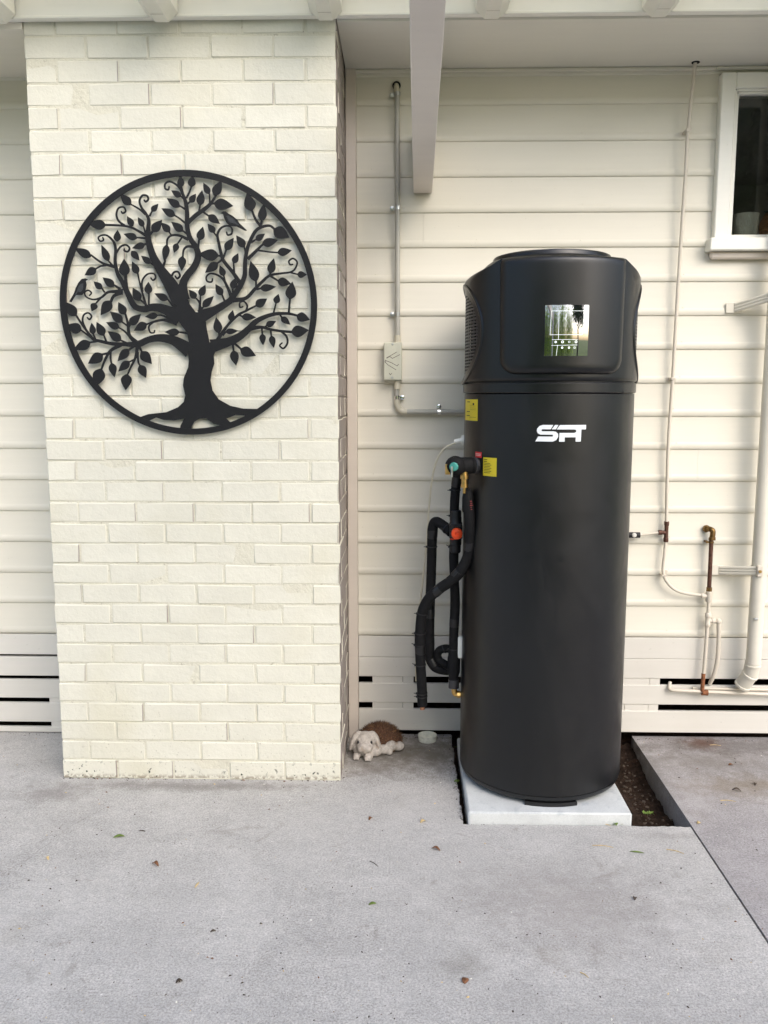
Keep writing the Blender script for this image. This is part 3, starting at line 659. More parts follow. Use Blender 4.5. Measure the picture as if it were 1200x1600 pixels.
for a in (0, 120, 240):
    mb = MB(); pts = []
    for k in range(9):
        q = R(-18+36*k/8 + a)
        pts.append((TX+math.sin(q)*.333, TY-math.cos(q)*.333)); 
    inn = [(TX+(x-TX)*.8, TY+(y-TY)*.8) for x,y in pts]
    V = []; N = len(pts)
    for z in (Z0, Z0+.0155): V += [(x,y,z) for x,y in pts] + [(x,y,z) for x,y in reversed(inn)]
    K = 2*N; mb.add(V, [tuple(range(K)), tuple(range(2*K-1,K-1,-1))] + [(k,(k+1)%K,K+(k+1)%K,K+k) for k in range(K)])
    mb.build('foot', MAT['trim'], HEAT)
# head: lathe with two round side openings
ZC, RHO = 1.880, .190
prof = [(.326,1.6475),(.339,1.650),(.341,1.653),(.341,1.684),(.339,1.687),(.3345,1.689),(.3345,1.6915),(.340,1.695),(.343,1.700)]
zz = 1.700
while zz < 2.062: zz += .009; prof.append((.343, zz))
prof += [(.3425,2.076),(.339,2.087),(.331,2.095),(.318,2.102),(.302,2.111),(.285,2.122),(.268,2.136),(.254,2.149),(.243,2.157),(.234,2.160),(.2325,2.154),(.2305,2.154),(.230,2.171),(.227,2.176),(.219,2.179),(0,2.183)]
N = 192; mb = MB(); mb.lathe(prof, N, (0,0,0))
keep = []
for f in mb.f:
    c = [sum(mb.v[i][k] for i in f)/len(f) for k in range(3)]
    if len(f) == 4 and abs(c[0]) > .2 and c[1]**2 + (c[2]-ZC)**2 < RHO**2: continue
    keep.append(f)
mb.f = keep; mb.m = [0]*len(keep)
def saddle_top(x, y, z):               # the shoulder rises towards the front and back panels
    if z < 2.05 or z > 2.136: return z
    a = abs(math.degrees(math.atan2(x, -y))); a = min(a, 180-a); t_ = min(1, max(0, (97-a)/55.0))**2.3
    return z + t_*(2.136-z)*min(1, (z-2.05)/.025)
mb.v = [(x+TX, y+TY, saddle_top(x,y,z)) for x,y,z in mb.v]
head = mb.build('fan_housing', MAT['head'], HEAT, 32)
mb = MB(); mb.lathe([(.29,1.69),(.29,2.07)], 64, (TX,TY,0)); mb.build('inner_core', MAT['dark'], head)
def cyl(y, z, r, sg):                 # point of the cylinder of radius r, at side offset y
    return Vector((TX + sg*math.sqrt(max(r*r-y*y,0)), TY+y, z))
for sg in (-1, 1):
    gr = None; mb = MB(); K = 72
    rows = [(RHO+.0085,.3436),(RHO+.006,.3475),(RHO+.001,.3482),(RHO-.005,.345),(RHO-.010,.338),(RHO-.036,.3372),(RHO-.038,.330)]
    V = []
    for rr, rad in rows:
        for k in range(K): a = 2*math.pi*k/K; V.append(cyl(rr*math.cos(a), ZC+rr*math.sin(a), rad, sg))
    mb.add(V, [(i*K+k, i*K+(k+1)%K, (i+1)*K+(k+1)%K, (i+1)*K+k) for i in range(len(rows)-1) for k in range(K)])
    gr = mb.build('grille', MAT['head'], HEAT, 40)
    mb = MB(); z = -RHO+.044; ri_ = RHO-.037
    while z < RHO-.040:
        c = math.sqrt(max(ri_**2-z*z,0)); n = max(4,int(c/.012)); pr = []
        for k in range(n+1):
            y = -c + 2*c*k/n
            pr.append(y)
        for y0,y1 in zip(pr[:-1],pr[1:]):
            V = [cyl(y,ZC+z+dz,rad,sg) for rad in (.3365,.3325) for dz in (-.0030,.0030) for y in (y0,y1)]
            mb.add(V, [(0,1,3,2),(4,6,7,5),(0,4,5,1),(2,3,7,6)])
        z += .0125
    for yk in range(-6,7):
        y = yk*.024; c = math.sqrt(max(ri_**2-y*y,0))
        V = [cyl(y+dy,ZC+s*c,rad,sg) for rad in (.3362,.332) for s in (-1,1) for dy in (-.0024,.0024)]
        mb.add(V, [(0,1,3,2),(4,6,7,5),(0,4,6,2),(1,3,7,5)])
    stuff(mb.build('grille_bars', MAT['grille'], gr))
# raised front panel
PW, PB, PT, RB, H0 = .226, 1.716, 2.137, .344, .024
def outline(ins, n=14):
    w_, b_, t_ = PW-ins, PB+ins, PT-ins*.8; rb, rt = max(.060-ins,.012), max(.016-ins*.5,.004); P = []
    def arc(cx, cz, r, a0, a1):
        for k in range(n+1): a = R(a0+(a1-a0)*k/n); P.append((cx+r*math.cos(a), cz+r*math.sin(a)))
    def line(x0,z0,x1,z1,m):
        for k in range(1,m): P.append((x0+(x1-x0)*k/m, z0+(z1-z0)*k/m))
    arc(w_-rb, b_+rb, rb, -90, 0); line(w_,b_+rb,w_+.004,t_-rt,12)
    arc(w_+.004-rt, t_-rt, rt, 0, 90); line(w_+.004-rt,t_,-w_-.004+rt,t_,20)
    arc(-w_-.004+rt, t_-rt, rt, 90, 180); line(-w_-.004,t_-rt,-w_,b_+rb,12)
    arc(-w_+rb, b_+rb, rb, 180, 270); line(-w_+rb,b_,w_-rb,b_,20)
    return P
def psurf(x, z, h): 
    return Vector((TX+x, TY-(math.sqrt(RB**2-x*x)+h), z))
mb = MB(); O0 = outline(0); K = len(O0); rows = []
rows.append([Vector((TX+x, TY-.13, min(z,PT))) for x,z in O0])
for ins, h in ((0,-.006),(.001,.0),(.0025,.007),(.006,.014),(.011,.0195),(.017,.0228),(.026,H0)):
    rows.append([psurf(x,z,h) for x,z in outline(ins)])
last = outline(.026); cz = (PB+PT)/2
for k in range(1,15):
    s = 1-k/15.0; rows.append([psurf(x*s, cz+(z-cz)*s, H0) for x,z in last])
V = [p for r_ in rows for p in r_]; mb.add(V, [(i*K+k,i*K+(k+1)%K,(i+1)*K+(k+1)%K,(i+1)*K+k) for i in range(len(rows)-1) for k in range(K)] + [tuple((len(rows)-1)*K+k for k in range(K))])
panel = mb.build('front_panel', MAT['head'], HEAT, 45)
# display: recessed black bezel and slightly domed glass
SX, SW, SB, ST = .000, .0775, 1.781, 1.960
def spatch(x0,x1,z0,z1,h,nx=20,nz=16,dome=0.0):
    V = []
    for j in range(nz+1):
        for i in range(nx+1):
            a, b = i/nx*2-1, j/nz*2-1
            V.append(psurf(x0+(x1-x0)*i/nx, z0+(z1-z0)*j/nz, h + dome*(1-b*b)))
    return V, [(j*(nx+1)+i, j*(nx+1)+i+1, (j+1)*(nx+1)+i+1, (j+1)*(nx+1)+i) for j in range(nz) for i in range(nx)]
mb = MB(); mb.add(*spatch(SX-SW-.002,SX+SW+.002,SB-.002,ST+.002,H0+.0006)); bez = mb.build('display_bezel', MAT['trim'], HEAT, 60)
mb = MB(); mb.add(*spatch(SX-SW,SX+SW,SB,ST,H0+.0012,24,24,.0042)); scr = mb.build('display_glass', MAT['screen'], HEAT, 60)
def S(zx, zy): return ((zx-570)/905*2*SW + SX, ST - (zy-110)/1045*(ST-SB))
def sdome(z): b = (z-SB)/(ST-SB)*2-1; return H0+.0016+.0042*(1-b*b)
lines = [((240,232),(915,232)),((240,232),(222,720)),((915,232),(895,720)),((215,720),(900,720)),((262,820),(800,820)),((255,940),(800,930)),((395,232),(395,820)),((385,930),(362,1145))]
mb = MB()
for a, b in lines:
    n = 10
    for k in range(n):
        p = S(a[0]+(b[0]-a[0])*k/n, a[1]+(b[1]-a[1])*k/n); q = S(a[0]+(b[0]-a[0])*(k+1)/n, a[1]+(b[1]-a[1])*(k+1)/n)
        d = Vector((q[0]-p[0],q[1]-p[1])).normalized(); nn = Vector((-d.y,d.x))*.0006
        mb.add([psurf(p[0]+nn.x,p[1]+nn.y,sdome(p[1])),psurf(p[0]-nn.x,p[1]-nn.y,sdome(p[1])),psurf(q[0]-nn.x,q[1]-nn.y,sdome(q[1])),psurf(q[0]+nn.x,q[1]+nn.y,sdome(q[1]))],[(0,1,2,3)])
mb.build('display_lines', MAT['lcd'], scr)
for (zx,zy,kind) in ((340,868,1),(482,868,0),(622,868,2),(765,865,0),(478,985,1),(622,985,1),(738,985,2)):
    mb = MB(); cx_, cz_ = S(zx,zy); r0, r1 = (.0048,.0026) if kind == 0 else ((.0040,0.0) if kind == 1 else (.0046,.003)); n = 16 if kind != 2 else 4
    V = []
    for rr in (r0, r1):
        for k in range(n): a = 2*math.pi*(k+.5)/n; x, z = cx_+rr*math.cos(a), cz_+rr*math.sin(a); V.append(psurf(x,z,sdome(z)+.0003))
    mb.add(V, [(k,(k+1)%n,n+(k+1)%n,n+k) for k in range(n)]); mb.build('display_icon', MAT['lcd'], scr)
# things printed or stuck on the shell follow its curve
def hit(u, v, r=TR_):
    d = ray(u,v); ox, oy = CAM.x-TX, CAM.y-TY; a = d.x**2+d.y**2; b = 2*(ox*d.x+oy*d.y); c = ox*ox+oy*oy-r*r; q = b*b-4*a*c
    t = (-b-math.sqrt(max(q,0)))/(2*a); return CAM+d*t
def az(p): return math.atan2(p.x-TX, -(p.y-TY))
def wrap(name, poly, mat, lift, parent):
    # poly in (azimuth, z); cut in narrow strips so that it follows the curve
    bm = bmesh.new(); vs = [bm.verts.new((a*TR_, z, 0)) for a,z in poly]; bm.faces.new(vs)
    x0 = min(a for a,z in poly)*TR_; x1 = max(a for a,z in poly)*TR_; n = max(1,int((x1-x0)/.008))
    for k in range(1,n):
        bmesh.ops.bisect_plane(bm, geom=bm.verts[:]+bm.edges[:]+bm.faces[:], plane_co=(x0+(x1-x0)*k/n,0,0), plane_no=(1,0,0))
    bmesh.ops.triangulate(bm, faces=bm.faces[:])
    for v in bm.verts:
        a = v.co.x/TR_; z = v.co.y; v.co = (TX+math.sin(a)*(TR_+lift), TY-math.cos(a)*(TR_+lift), z)
    bmesh.ops.recalc_face_normals(bm, faces=bm.faces[:])
    me = bpy.data.meshes.new(name); bm.to_mesh(me); bm.free(); me.materials.append(MAT[mat])
    for p in me.polygons: p.use_smooth = True
    return link(name, me, parent)
lc = hit(877,677); a0, z0_ = az(lc), lc.z
k_ = (az(hit(916,677))-az(hit(838,677)))/936.0; kz = (hit(877,664).z-hit(877,690).z)/315.0
def LG(p): return (a0 + (p[0]-450)*k_, z0_ - (p[1]-922)*kz)
SPOLY = [(300,765),(110,765),(50,785),(8,835),(0,880),(20,925),(70,950),(290,950),(302,967),(290,985),(30,985),(-22,1080),(300,1080),(360,1052),(395,990),(390,930),(350,893),(300,885),(100,885),(86,867),(100,848),(255,848)]
SLASH = [(330,765),(395,765),(350,848),(274,848)]
FPOLY = [(420,765),(918,765),(918,850),(828,850),(822,1080),(722,1080),(722,998),(515,998),(515,1080),(412,1080),(418,915),(690,915),(722,902),(732,880),(720,856),(690,850),(364,850)]
for nm, P_ in (('logo_letter',SPOLY),('logo_stroke',SLASH),('logo_letter',FPOLY)): wrap(nm, [LG(p) for p in P_], 'logo', .0010, HEAT)
def sticker(name, u0, v0, u1, v1, mat, lift=.0012):
    A, B = hit(u0,v0), hit(u1,v1); C, D = hit(u1,v0), hit(u0,v1); za, zb = (A.z+C.z)/2, (B.z+D.z)/2
    return wrap(name, [(az(A),za),(az(C),za),(az(C),zb),(az(A),zb)], mat, lift, HEAT), az(A), az(C), za, zb
def inks(st, a, b, za, zb, rects, mat='ink'):
    for (x0,y0,x1,y1) in rects:
        wrap('print', [(a+(b-a)*x0,za+(zb-za)*y0),(a+(b-a)*x1,za+(zb-za)*y0),(a+(b-a)*x1,za+(zb-za)*y1),(a+(b-a)*x0,za+(zb-za)*y1)], mat, .0019, st)
s1 = sticker('yellow_sticker', 755.5,715,776.5,744,'yellow'); 
inks(*s1, [(.08,.10,.34,.13),(.08,.20,.30,.235)] + [(.08,.30+i*.085,.55+.1*(i%2),.325+i*.085) for i in range(7)])
s2 = sticker('warning_sticker', 728.0,624.0,747,657,'yellow'); inks(*s2, [(.70,.17,.80,.27),(.25,.10,.50,.14),(.2,.56,.5,.60),(.2,.75,.5,.79),(.45,.83,.92,.845),(.5,.3,.9,.31),(.5,.4,.9,.41),(.5,.48,.9,.49)])
s3 = sticker('red_sticker', 743,706,753,715,'red'); inks(*s3, [(.1,.3,.9,.42),(.1,.55,.9,.66)], 'redpale')
# band screws
for u, v in ((772,611),(974,612)):
    p = hit(u,v,.341); d = Vector((p.x-TX,p.y-TY,0)).normalized(); mb = MB(); mb.lathe([(.0045,-.002),(.0045,.0008),(.003,.0014),(0,.0014)], 12, p, d); mb.build('screw', MAT['trim'], HEAT, 30)
# power inlet on the left side
p = hit(729,690); d = Vector((-.97,-.05,0)).normalized(); 
p = Vector((TX-TR_+.002, TY+.02, hit(735,690).z)); mb = MB(); mb.lathe([(.020,-.004),(.020,.008),(.017,.011),(.010,.012),(.009,.035),(.006,.042),(0,.042)], 20, p, (-1,0,-.15)); mb.build('power_inlet', MAT['wplast'], HEAT, 30)
mb = MB(); q = at(723,1012,.02); mb.bbox((TX-TR_-.016,TY-.02,q.z-.045),(TX-TR_+.02,TY+.06,q.z+.05),.006); mb.build('access_cover', MAT['wplast'], HEAT, 30)
PI = p.copy()
# outlet port on the upper left of the shell
pc = hit(743,727); d = Vector((pc.x-TX,pc.y-TY,0)).normalized(); dd = Vector((-.93,-.36,0)).normalized()
PV0 = pc - dd*.01
mb = MB(); mb.lathe([(.034,0),(.034,.012),(.030,.015)], 28, pc - d*.004, d); mb.build('port_rim', MAT['grille'], HEAT, 30)

# ------------------------------------------------------------------ hoses and valves beside the heater
VLV = thing('outlet_valve', 'black lagged outlet valve with teal cap on the heater side', 'valve')
pv = [PV0, PV0+dd*.05, PV0+dd*.09]
mb = MB(); mb.tube([PV0, PV0+dd*.030], .031, 20, smooth=False); mb.tube([PV0+dd*.033, PV0+dd*.072], .033, 20, smooth=False); mb.tube([PV0+dd*.028, PV0+dd*.036], .026, 20, smooth=False)
mb.ico(PV0+dd*.096, .041, 3, (1,1,.95)); mb.build('valve_lagging', MAT['foam'], VLV, 40)
tc = PV0+dd*.103+Vector((-.002,-.037,0)); mb = MB(); mb.lathe([(.017,-.004),(.017,.004),(.014,.007),(0,.008)], 20, tc, (-.25,-1,0)); tcap = mb.build('cap', MAT['teal'], VLV, 30)
mb = MB(); mb.bbox((tc.x-.012,tc.y-.014,tc.z-.040),(tc.x-.004,tc.y-.009,tc.z+.002),.002); mb.build('lever', MAT['galv'], VLV, 30)
mb = MB(); q = PV0+dd*.128; mb.lathe([(.011,-.02),(.011,.02)], 12, q+Vector((0,0,-.012)), (0,0,1)); mb.build('brass_nut', MAT['brass'], VLV, 30)
BR = PV0+dd*.058+Vector((0,-.012,-.022)); mb = MB(); mb.lathe([(.013,0),(.013,-.012),(.016,-.013),(.016,-.028),(.012,-.030),(.012,-.050),(.014,-.051),(.014,-.062),(.006,-.064),(.006,-.085)], 14, BR, (0,0,1)); mb.build('drain_fitting', MAT['brass'], VLV, 30)

def hose(name, label, pts, rad, ties=(), tapes=(), ends=None, group='black insulated hoses beside the heater'):
    t_ = thing(name, label, 'hose', group); P = [at(u,v,y) for u,v,y in pts]
    n = len(P); rs = [rad*(1+random.uniform(-.05,.05)) for _ in P]
    mb = MB(); mb.tube(P, [q*1.08 for q in rs], 18, 8); mb.build('insulation', MAT['foam'], t_, 50)
    for k, f in tapes:
        a = P[k].lerp(P[k+1], f); dd_ = (P[k+1]-P[k]).normalized(); mb = MB(); mb.lathe([(rad*1.06,-.020),(rad*1.12,-.012),(rad*1.12,.014),(rad*1.06,.022)], 18, a, dd_); mb.build('tape_wrap', MAT['tape'], t_, 30)
    for k, f, sx in ties:
        a = P[k].lerp(P[k+1], f); dd_ = (P[k+1]-P[k]).normalized(); mb = MB(); mb.lathe([(rad*1.10,-.0025),(rad*1.17,-.0022),(rad*1.17,.0022),(rad*1.10,.0025)], 18, a, dd_)
        e = a+Vector((sx*rad*1.05,-rad*.3,0)); mb.box(e-Vector((.006,.004,.004)), e+Vector((.006,.004,.004))); mb.tube([e, e+Vector((sx*.014,-.004,random.uniform(-.004,.010)))], .0017, 6, smooth=False)
        mb.build('cable_tie', MAT['trim'], t_, 30)
    return t_, P
# A: relief hose that crosses in front and hangs down with a copper end
hA, PA = hose('drain_hose', 'black insulated drain hose crossing in front, copper end hanging low', [(731,782,-.115),(734,815,-.115),(735,850,-.10),(730,872,-.09),(719,893,-.08),(704,908,-.06),(688,919,-.04),(671,934,-.02),(661,952,.0),(657.5,972,.01),(656,1000,.02),(657,1035,.03),(659,1070,.04),(660,1102,.05)], .0200,
    ties=((8,.3,-1),(9,.6,-1),(10,.2,-1),(11,.1,-1),(12,.4,-1),(12,.55,-1)), tapes=((2,.1),(4,.2),(6,.2),(10,.4)))
e = PA[-1]; mb = MB(); mb.lathe([(.011,.004),(.011,-.018),(.009,-.018),(.009,.0)], 14, e, (-.05,0,1)); mb.build('copper_end', MAT['copper'], hA, 30)
mb = MB(); mb.lathe([(.015,.034),(.017,.03),(.0225,.0),(.0225,-.05),(.0205,-.056)], 18, at(731,778,-.115), (0,0,1)); mb.build('sleeve', MAT['foam'], hA, 40)
for k in range(5):
    q = at(736,783+k*3.2,-.115-.0215); mb = MB(); mb.box(q+Vector((-.004+.001*(k%2),-.0002,-.0022)), q+Vector((.003+.002*(k%3),.0008,.0014))); mb.build('printed_text', MAT['redtext'], hA)
# B: vertical riser from the outlet valve down to the brass inlet
hB, PB_ = hose('riser_hose', 'black insulated riser hose running straight down from outlet valve', [(715,738,.0),(712,762,.02),(710,795,.02),(711,830,.02),(709,870,.03),(710,905,.03),(711,945,.03),(709,990,.03),(709,1020,.03),(708.5,1045,.03),(709,1066,.03)], .0185,
    ties=((1,.1,-1),(2,.3,-1),(3,.6,-1),(7,.8,-1)), tapes=((0,.55),(2,.5),(6,.6),(8,.1)))
mb = MB(); mb.lathe([(.020,-.05),(.026,-.03),(.027,.03),(.021,.07)], 18, at(709,1040,.03), (0,0,1)); mb.build('bulge', MAT['foam'], hB, 50)
mb = MB(); mb.lathe([(.0225,-.018),(.0225,.018),(.020,.020)], 18, at(709,1068,.03), (0,0,1)); mb.build('collar', MAT['grille'], hB, 30)
q = at(710,1078,.03); mb = MB(); mb.tube([q+Vector((0,0,.02)), q+Vector((0,0,-.006)), q+Vector((.008,0,-.018)), q+Vector((.03,0,-.02))], .0125, 14, 5); mb.lathe([(.016,0),(.016,.012)], 8, q+Vector((.012,0,-.02)), (1,0,0)); mb.build('brass_elbow', MAT['brass'], hB, 40)
# tempering valve with orange knob on the riser
q = at(712,830,.015); MV = thing('tempering_valve', 'black tempering valve with round orange knob on the riser', 'valve')
mb = MB(); mb.lathe([(.019,.088),(.022,.084),(.0225,.060),(.024,.058),(.024,.040),(.026,.036),(.027,.030),(.027,-.026),(.0245,-.030),(.0245,-.055),(.022,-.058),(.022,-.085),(.019,-.09)], 20, q, (0,0,1)); mb.bbox((q.x-.026,q.y-.040,q.z-.030),(q.x+.026,q.y,q.z+.034),.006); mb.build('body', MAT['trim'], MV, 30)
kp = Vector((q.x+.002,q.y-.040,q.z-.002)); mb = MB(); mb.lathe([(.0225,0),(.0235,.004),(.0235,.014),(.021,.019),(.008,.021),(.006,.017),(0,.017)], 28, kp, (0,-1,0)); mb.build('knob', MAT['orange'], MV, 30)
mb = MB(); mb.box((q.x-.024,q.y-.0415,q.z-.028),(q.x+.004,q.y-.0395,q.z-.0245)); mb.build('marker', MAT['orange'], MV)
# C: hose that leaves the valve to the left and drops behind
hC, PC_ = hose('branch_hose', 'black insulated hose bending left from tempering valve and dropping behind', [(705,832,.04),(694,822,.07),(681,815,.10),(676,826,.11),(675,850,.115),(674,890,.12),(672.5,930,.12),(671,970,.12),(671,1005,.12),(672,1028,.12),(680,1042,.115),(694,1047,.10),(706,1047,.08)], .0200,
    ties=((0,.6,-1),(4,.1,-1)), tapes=((3,.3),(6,.7),(9,.5)))
# D: short return loop at the foot of the riser
hD, PD_ = hose('return_hose', 'short black insulated loop curling behind the foot of the riser', [(708,1016,.09),(696,1013,.10),(685,1018,.105),(685,1030,.105),(694,1037,.09),(704,1042,.07)], .0165, ties=((1,.2,1),), tapes=())
# cream power cable
P = [PI+Vector((-.040,0,-.006))] + [at(u,v,y) for u,v,y in ((712,692,.08),(698,698,.12),(686,712,.17),(677,738,.22),(672,775,.27),(668,825,.31),(664,875,.34),(659,922,.37),(655,960,.40),(652,1000,.43),(650,1040,.44),(650,1064,.47))]
mb = MB(); mb.tube(P, .0042, 10, 8); tag(mb.build('power_cable', MAT['flex'], None, 60), 'thin cream power cable arching from heater side down the wall', 'cable')

# ------------------------------------------------------------------ grey conduit and junction box on the wall
CON = thing('electrical_conduit', 'grey plastic electrical conduit with elbow and metal saddles on wall', 'conduit'); CYY = WY-.020; CR = .0112
mb = MB(); mb.tube([at(620.5,147,CYY), at(621.5,540,CYY)], CR, 16, smooth=False); mb.build('upright_pipe', MAT['pvc'], CON, 40)
mb = MB(); mb.tube([at(621,149,CYY), at(620,141,CYY+.004), at(619.5,135,CYY+.018), at(619.5,133,CYY+.04)], CR*1.08, 16, 5); mb.build('wall_elbow', MAT['pvc_l'], CON, 40)
mb = MB(); mb.lathe([(.0185,0),(.0185,.0025)], 20, at(619.5,133.5,WY-.002), (0,1,0)); mb.build('entry_hole', MAT['dark'], CON)
mb = MB(); mb.tube([at(621.5,524,CYY), at(621.5,537,CYY)], CR*1.3, 16, smooth=False); mb.build('coupling', MAT['pvc_l'], CON, 40)
mb = MB(); mb.tube([at(621,594,CYY), at(621,608,CYY)], CR*1.3, 16, smooth=False); mb.build('coupling', MAT['pvc_l'], CON, 40)
mb = MB(); mb.tube([at(620.5,600,CYY), at(620.3,626,CYY)], CR, 16, smooth=False); mb.build('lower_pipe', MAT['pvc'], CON, 40)
mb = MB(); mb.tube([at(620.3,624,CYY), at(620.5,632,CYY), at(623.5,638.5,CYY), at(629,642.5,CYY), at(636,643.2,CYY)], CR*1.2, 16, 6); mb.build('elbow', MAT['pvc_l'], CON, 40)
mb = MB(); mb.tube([at(634,643.3,CYY), at(742,643.5,CYY)], CR, 16, smooth=False); mb.build('cross_pipe', MAT['pvc'], CON, 40)
def saddle(u, v, horiz, side, mat):
    p = at(u,v,CYY); mb = MB(); ax = Vector((1,0,0)) if horiz else Vector((0,0,1)); n = 10; W_ = .008; V = []
    for s in (-W_, W_):
        for rr in (CR+.0004, CR+.002):
            for k in range(n+1):
                a = math.pi*k/n; lat = math.cos(a)*rr; out = -math.sin(a)*rr
                V.append(p + ax*s + (Vector((0,out,lat)) if horiz else Vector((lat,out,0))))
    N_ = n+1; F_ = []
    for k in range(n): F_ += [(k,k+1,N_+k+1,N_+k),(2*N_+k,3*N_+k,3*N_+k+1,2*N_+k+1),(N_+k,N_+k+1,3*N_+k+1,3*N_+k)]
    mb.add(V, F_)
    c = p + (Vector((0,.010,side*.024)) if horiz else Vector((side*.024,.010,0)))
    mb.lathe([(.010,0),(.010,-.003),(.006,-.004),(.006,-.007),(0,-.008)], 14, c, (0,1,0))
    q = p + (Vector((0,.010,side*.015)) if horiz else Vector((side*.015,.010,0))); mb.box(q-Vector((.0078,.003,.0078)), q+Vector((.0078,-.0005,.0078)))
    mb.build('saddle_clip', MAT[mat], CON, 40)
saddle(621,147,False,-1,'galv'); saddle(621,325,False,-1,'galv'); saddle(621,491,False,-1,'galv'); saddle(620.4,621,False,1,'chrome'); saddle(686,643.4,True,1,'chrome')
JB = thing('junction_box', 'small pale plastic junction box with pencilled lines on conduit', 'junction box')
a = at(600,595,WY-.045); b = at(628,535,WY-.045); mb = MB(); mb.bbox((a.x,WY-.042,a.z),(b.x,WY-.001,b.z),.003); mb.build('base', MAT['jbox'], JB, 30)
mb = MB(); mb.bbox((a.x-.001,WY-.050,a.z+.003),(b.x-.001,WY-.0425,b.z),.003); lid = mb.build('lid', MAT['jbox'], JB, 30)
for u, v in ((613.5,538),(612.8,590)):
    q = at(u,v,WY-.050); mb = MB(); mb.lathe([(.0052,-.001),(.0052,.0012),(.003,.0016),(0,.001)], 14, q, (0,-1,0)); mb.build('screw', MAT['galv'], JB, 30)
for pts in (((604,560),(609,557),(613,560),(625,554)),((604,559),(608,557),(620,550)),((602,563),(612,567),(621,572)),((601,565),(606,570),(619,578)),((602,562),(603,566)),((620,572),(623,569)),((608,583),(610,586),(612,583))):
    mb = MB(); pp = [at(u,v,WY-.0507) for u,v in pts]
    for c, d_ in zip(pp[:-1],pp[1:]):
        t_ = (d_-c).normalized(); n_ = Vector((-t_.z,0,t_.x))*.0012; mb.add([c+n_,c-n_,d_-n_,d_+n_],[(0,1,2,3)])
    mb.build('pencil_mark', MAT['pencil'], lid)

# ------------------------------------------------------------------ painted gas line on the right
GAS = thing('gas_pipe', 'cream painted gas pipe dropping from soffit to a copper tee', 'pipe')
gy = .455
top = Vector((1.276,.432,3.052)); tee = at(1041,832,gy+.01)
mb = MB(); mb.tube([top+Vector((0,0,.02)), at(1075,204,.446), at(1071,271,.450), at(1060,440,.457), at(1051,593,.461), at(1044,701,.463), tee], .0078, 12, 6); mb.build('drop_pipe', MAT['gaspaint'], GAS, 50)
mb = MB(); mb.lathe([(.017,-.001),(.017,.002)], 18, (top.x,top.y,SZ-.002), (0,0,1)); mb.build('entry_hole', MAT['dark'], GAS)
def clip(u, v, y):
    p = at(u,v,y); mb = MB(); mb.box((p.x-.022,WY-.0035,p.z-.006),(p.x+.022,WY-.001,p.z+.006)); mb.bbox((p.x-.010,p.y-.010,p.z-.006),(p.x+.010,WY-.002,p.z+.006),.002); mb.build('pipe_clip', MAT['gaspaint'], GAS, 40)
clip(1075,204,.446); clip(1051,592,.461)
mb = MB(); mb.lathe([(.0105,-.048),(.0115,-.046),(.0115,-.030),(.0095,-.028),(.0095,.028),(.0115,.030),(.0115,.046),(.0105,.048)], 14, tee+Vector((0,0,.004)), (0,0,1)); mb.lathe([(.0095,0),(.0095,.020),(.0115,.021),(.0115,.036),(.0095,.037)], 14, tee, (-1,0,0)); mb.build('copper_tee', MAT['copper_old'], GAS, 40)
vv = at(999,836,gy+.005); mb = MB(); mb.tube([tee+Vector((-.03,0,0)), vv], .0062, 12, smooth=False); mb.build('stub_pipe', MAT['gaspaint'], GAS, 40)
mb = MB(); mb.tube([vv+Vector((.002,0,0)), vv+Vector((-.058,0,0))], .0135, 14, smooth=False); va = mb.build('end_valve', MAT['trim'], GAS, 40)
q = at(991,836,gy-.010); mb = MB(); mb.lathe([(.0105,0),(.0105,.006),(.008,.009),(0,.010)], 20, q, (-.2,-1,0)); mb.build('white_cap', MAT['wplast'], va, 40)
mb = MB(); mb.tube([tee+Vector((0,0,-.03)), at(1038.5,866,gy+.008), at(1036,892,gy+.006), at(1042,909,gy), at(1056,922,gy), at(1076,928,gy), at(1098,930,gy)], .0074, 12, 6); mb.build('curved_pipe', MAT['gaspaint'], GAS, 50)
mb = MB(); p = at(1038,899,gy); mb.box((p.x-.013,p.y-.006,p.z-.003),(p.x+.010,WY-.001,p.z+.003)); p2 = at(1042,895,gy); mb.lathe([(.0085,0),(.0085,-.004)], 12, (p2.x+.004,WY-.004,p2.z), (0,1,0)); mb.build('pipe_clip', MAT['gaspaint'], GAS, 40)
# meter riser: brass elbow, brown pipe, painted fittings
RIS = thing('gas_riser', 'brass elbow over brown copper riser and cream painted fittings', 'pipe')
e0 = at(1111,829,gy+.012); mb = MB(); mb.tube([Vector((e0.x-.016,WY+.004,e0.z+.006)), e0+Vector((-.004,-.006,.006)), e0+Vector((.004,-.012,-.002)), e0+Vector((.003,-.012,-.03))], .0125, 14, 5); mb.lathe([(.0165,0),(.0165,.012)], 6, e0+Vector((.003,-.012,-.042)), (0,0,1)); mb.lathe([(.017,0),(.017,.006)], 20, (e0.x-.016,WY-.008,e0.z+.006), (0,1,0)); mb.build('brass_elbow', MAT['brass_old'], RIS, 40)
ry = e0.y-.012
mb = MB(); mb.tube([at(1111.5,844,ry), at(1107.8,924,ry)], .0098, 14, smooth=False); mb.build('brown_pipe', MAT['copper_old'], RIS, 40)
mb = MB(); p = at(1111,847,ry); mb.lathe([(.013,-.004),(.013,.004)], 12, p, (0,0,1)); mb.box((p.x-.022,p.y-.004,p.z-.004),(p.x-.012,WY-.001,p.z+.004)); mb.build('pipe_clip', MAT['brass_old'], RIS, 40)
mb = MB(); mb.lathe([(.0135,-.008),(.0135,.010)], 8, at(1108,921,ry), (0,0,1)); mb.build('nut', MAT['brass_old'], RIS, 40)
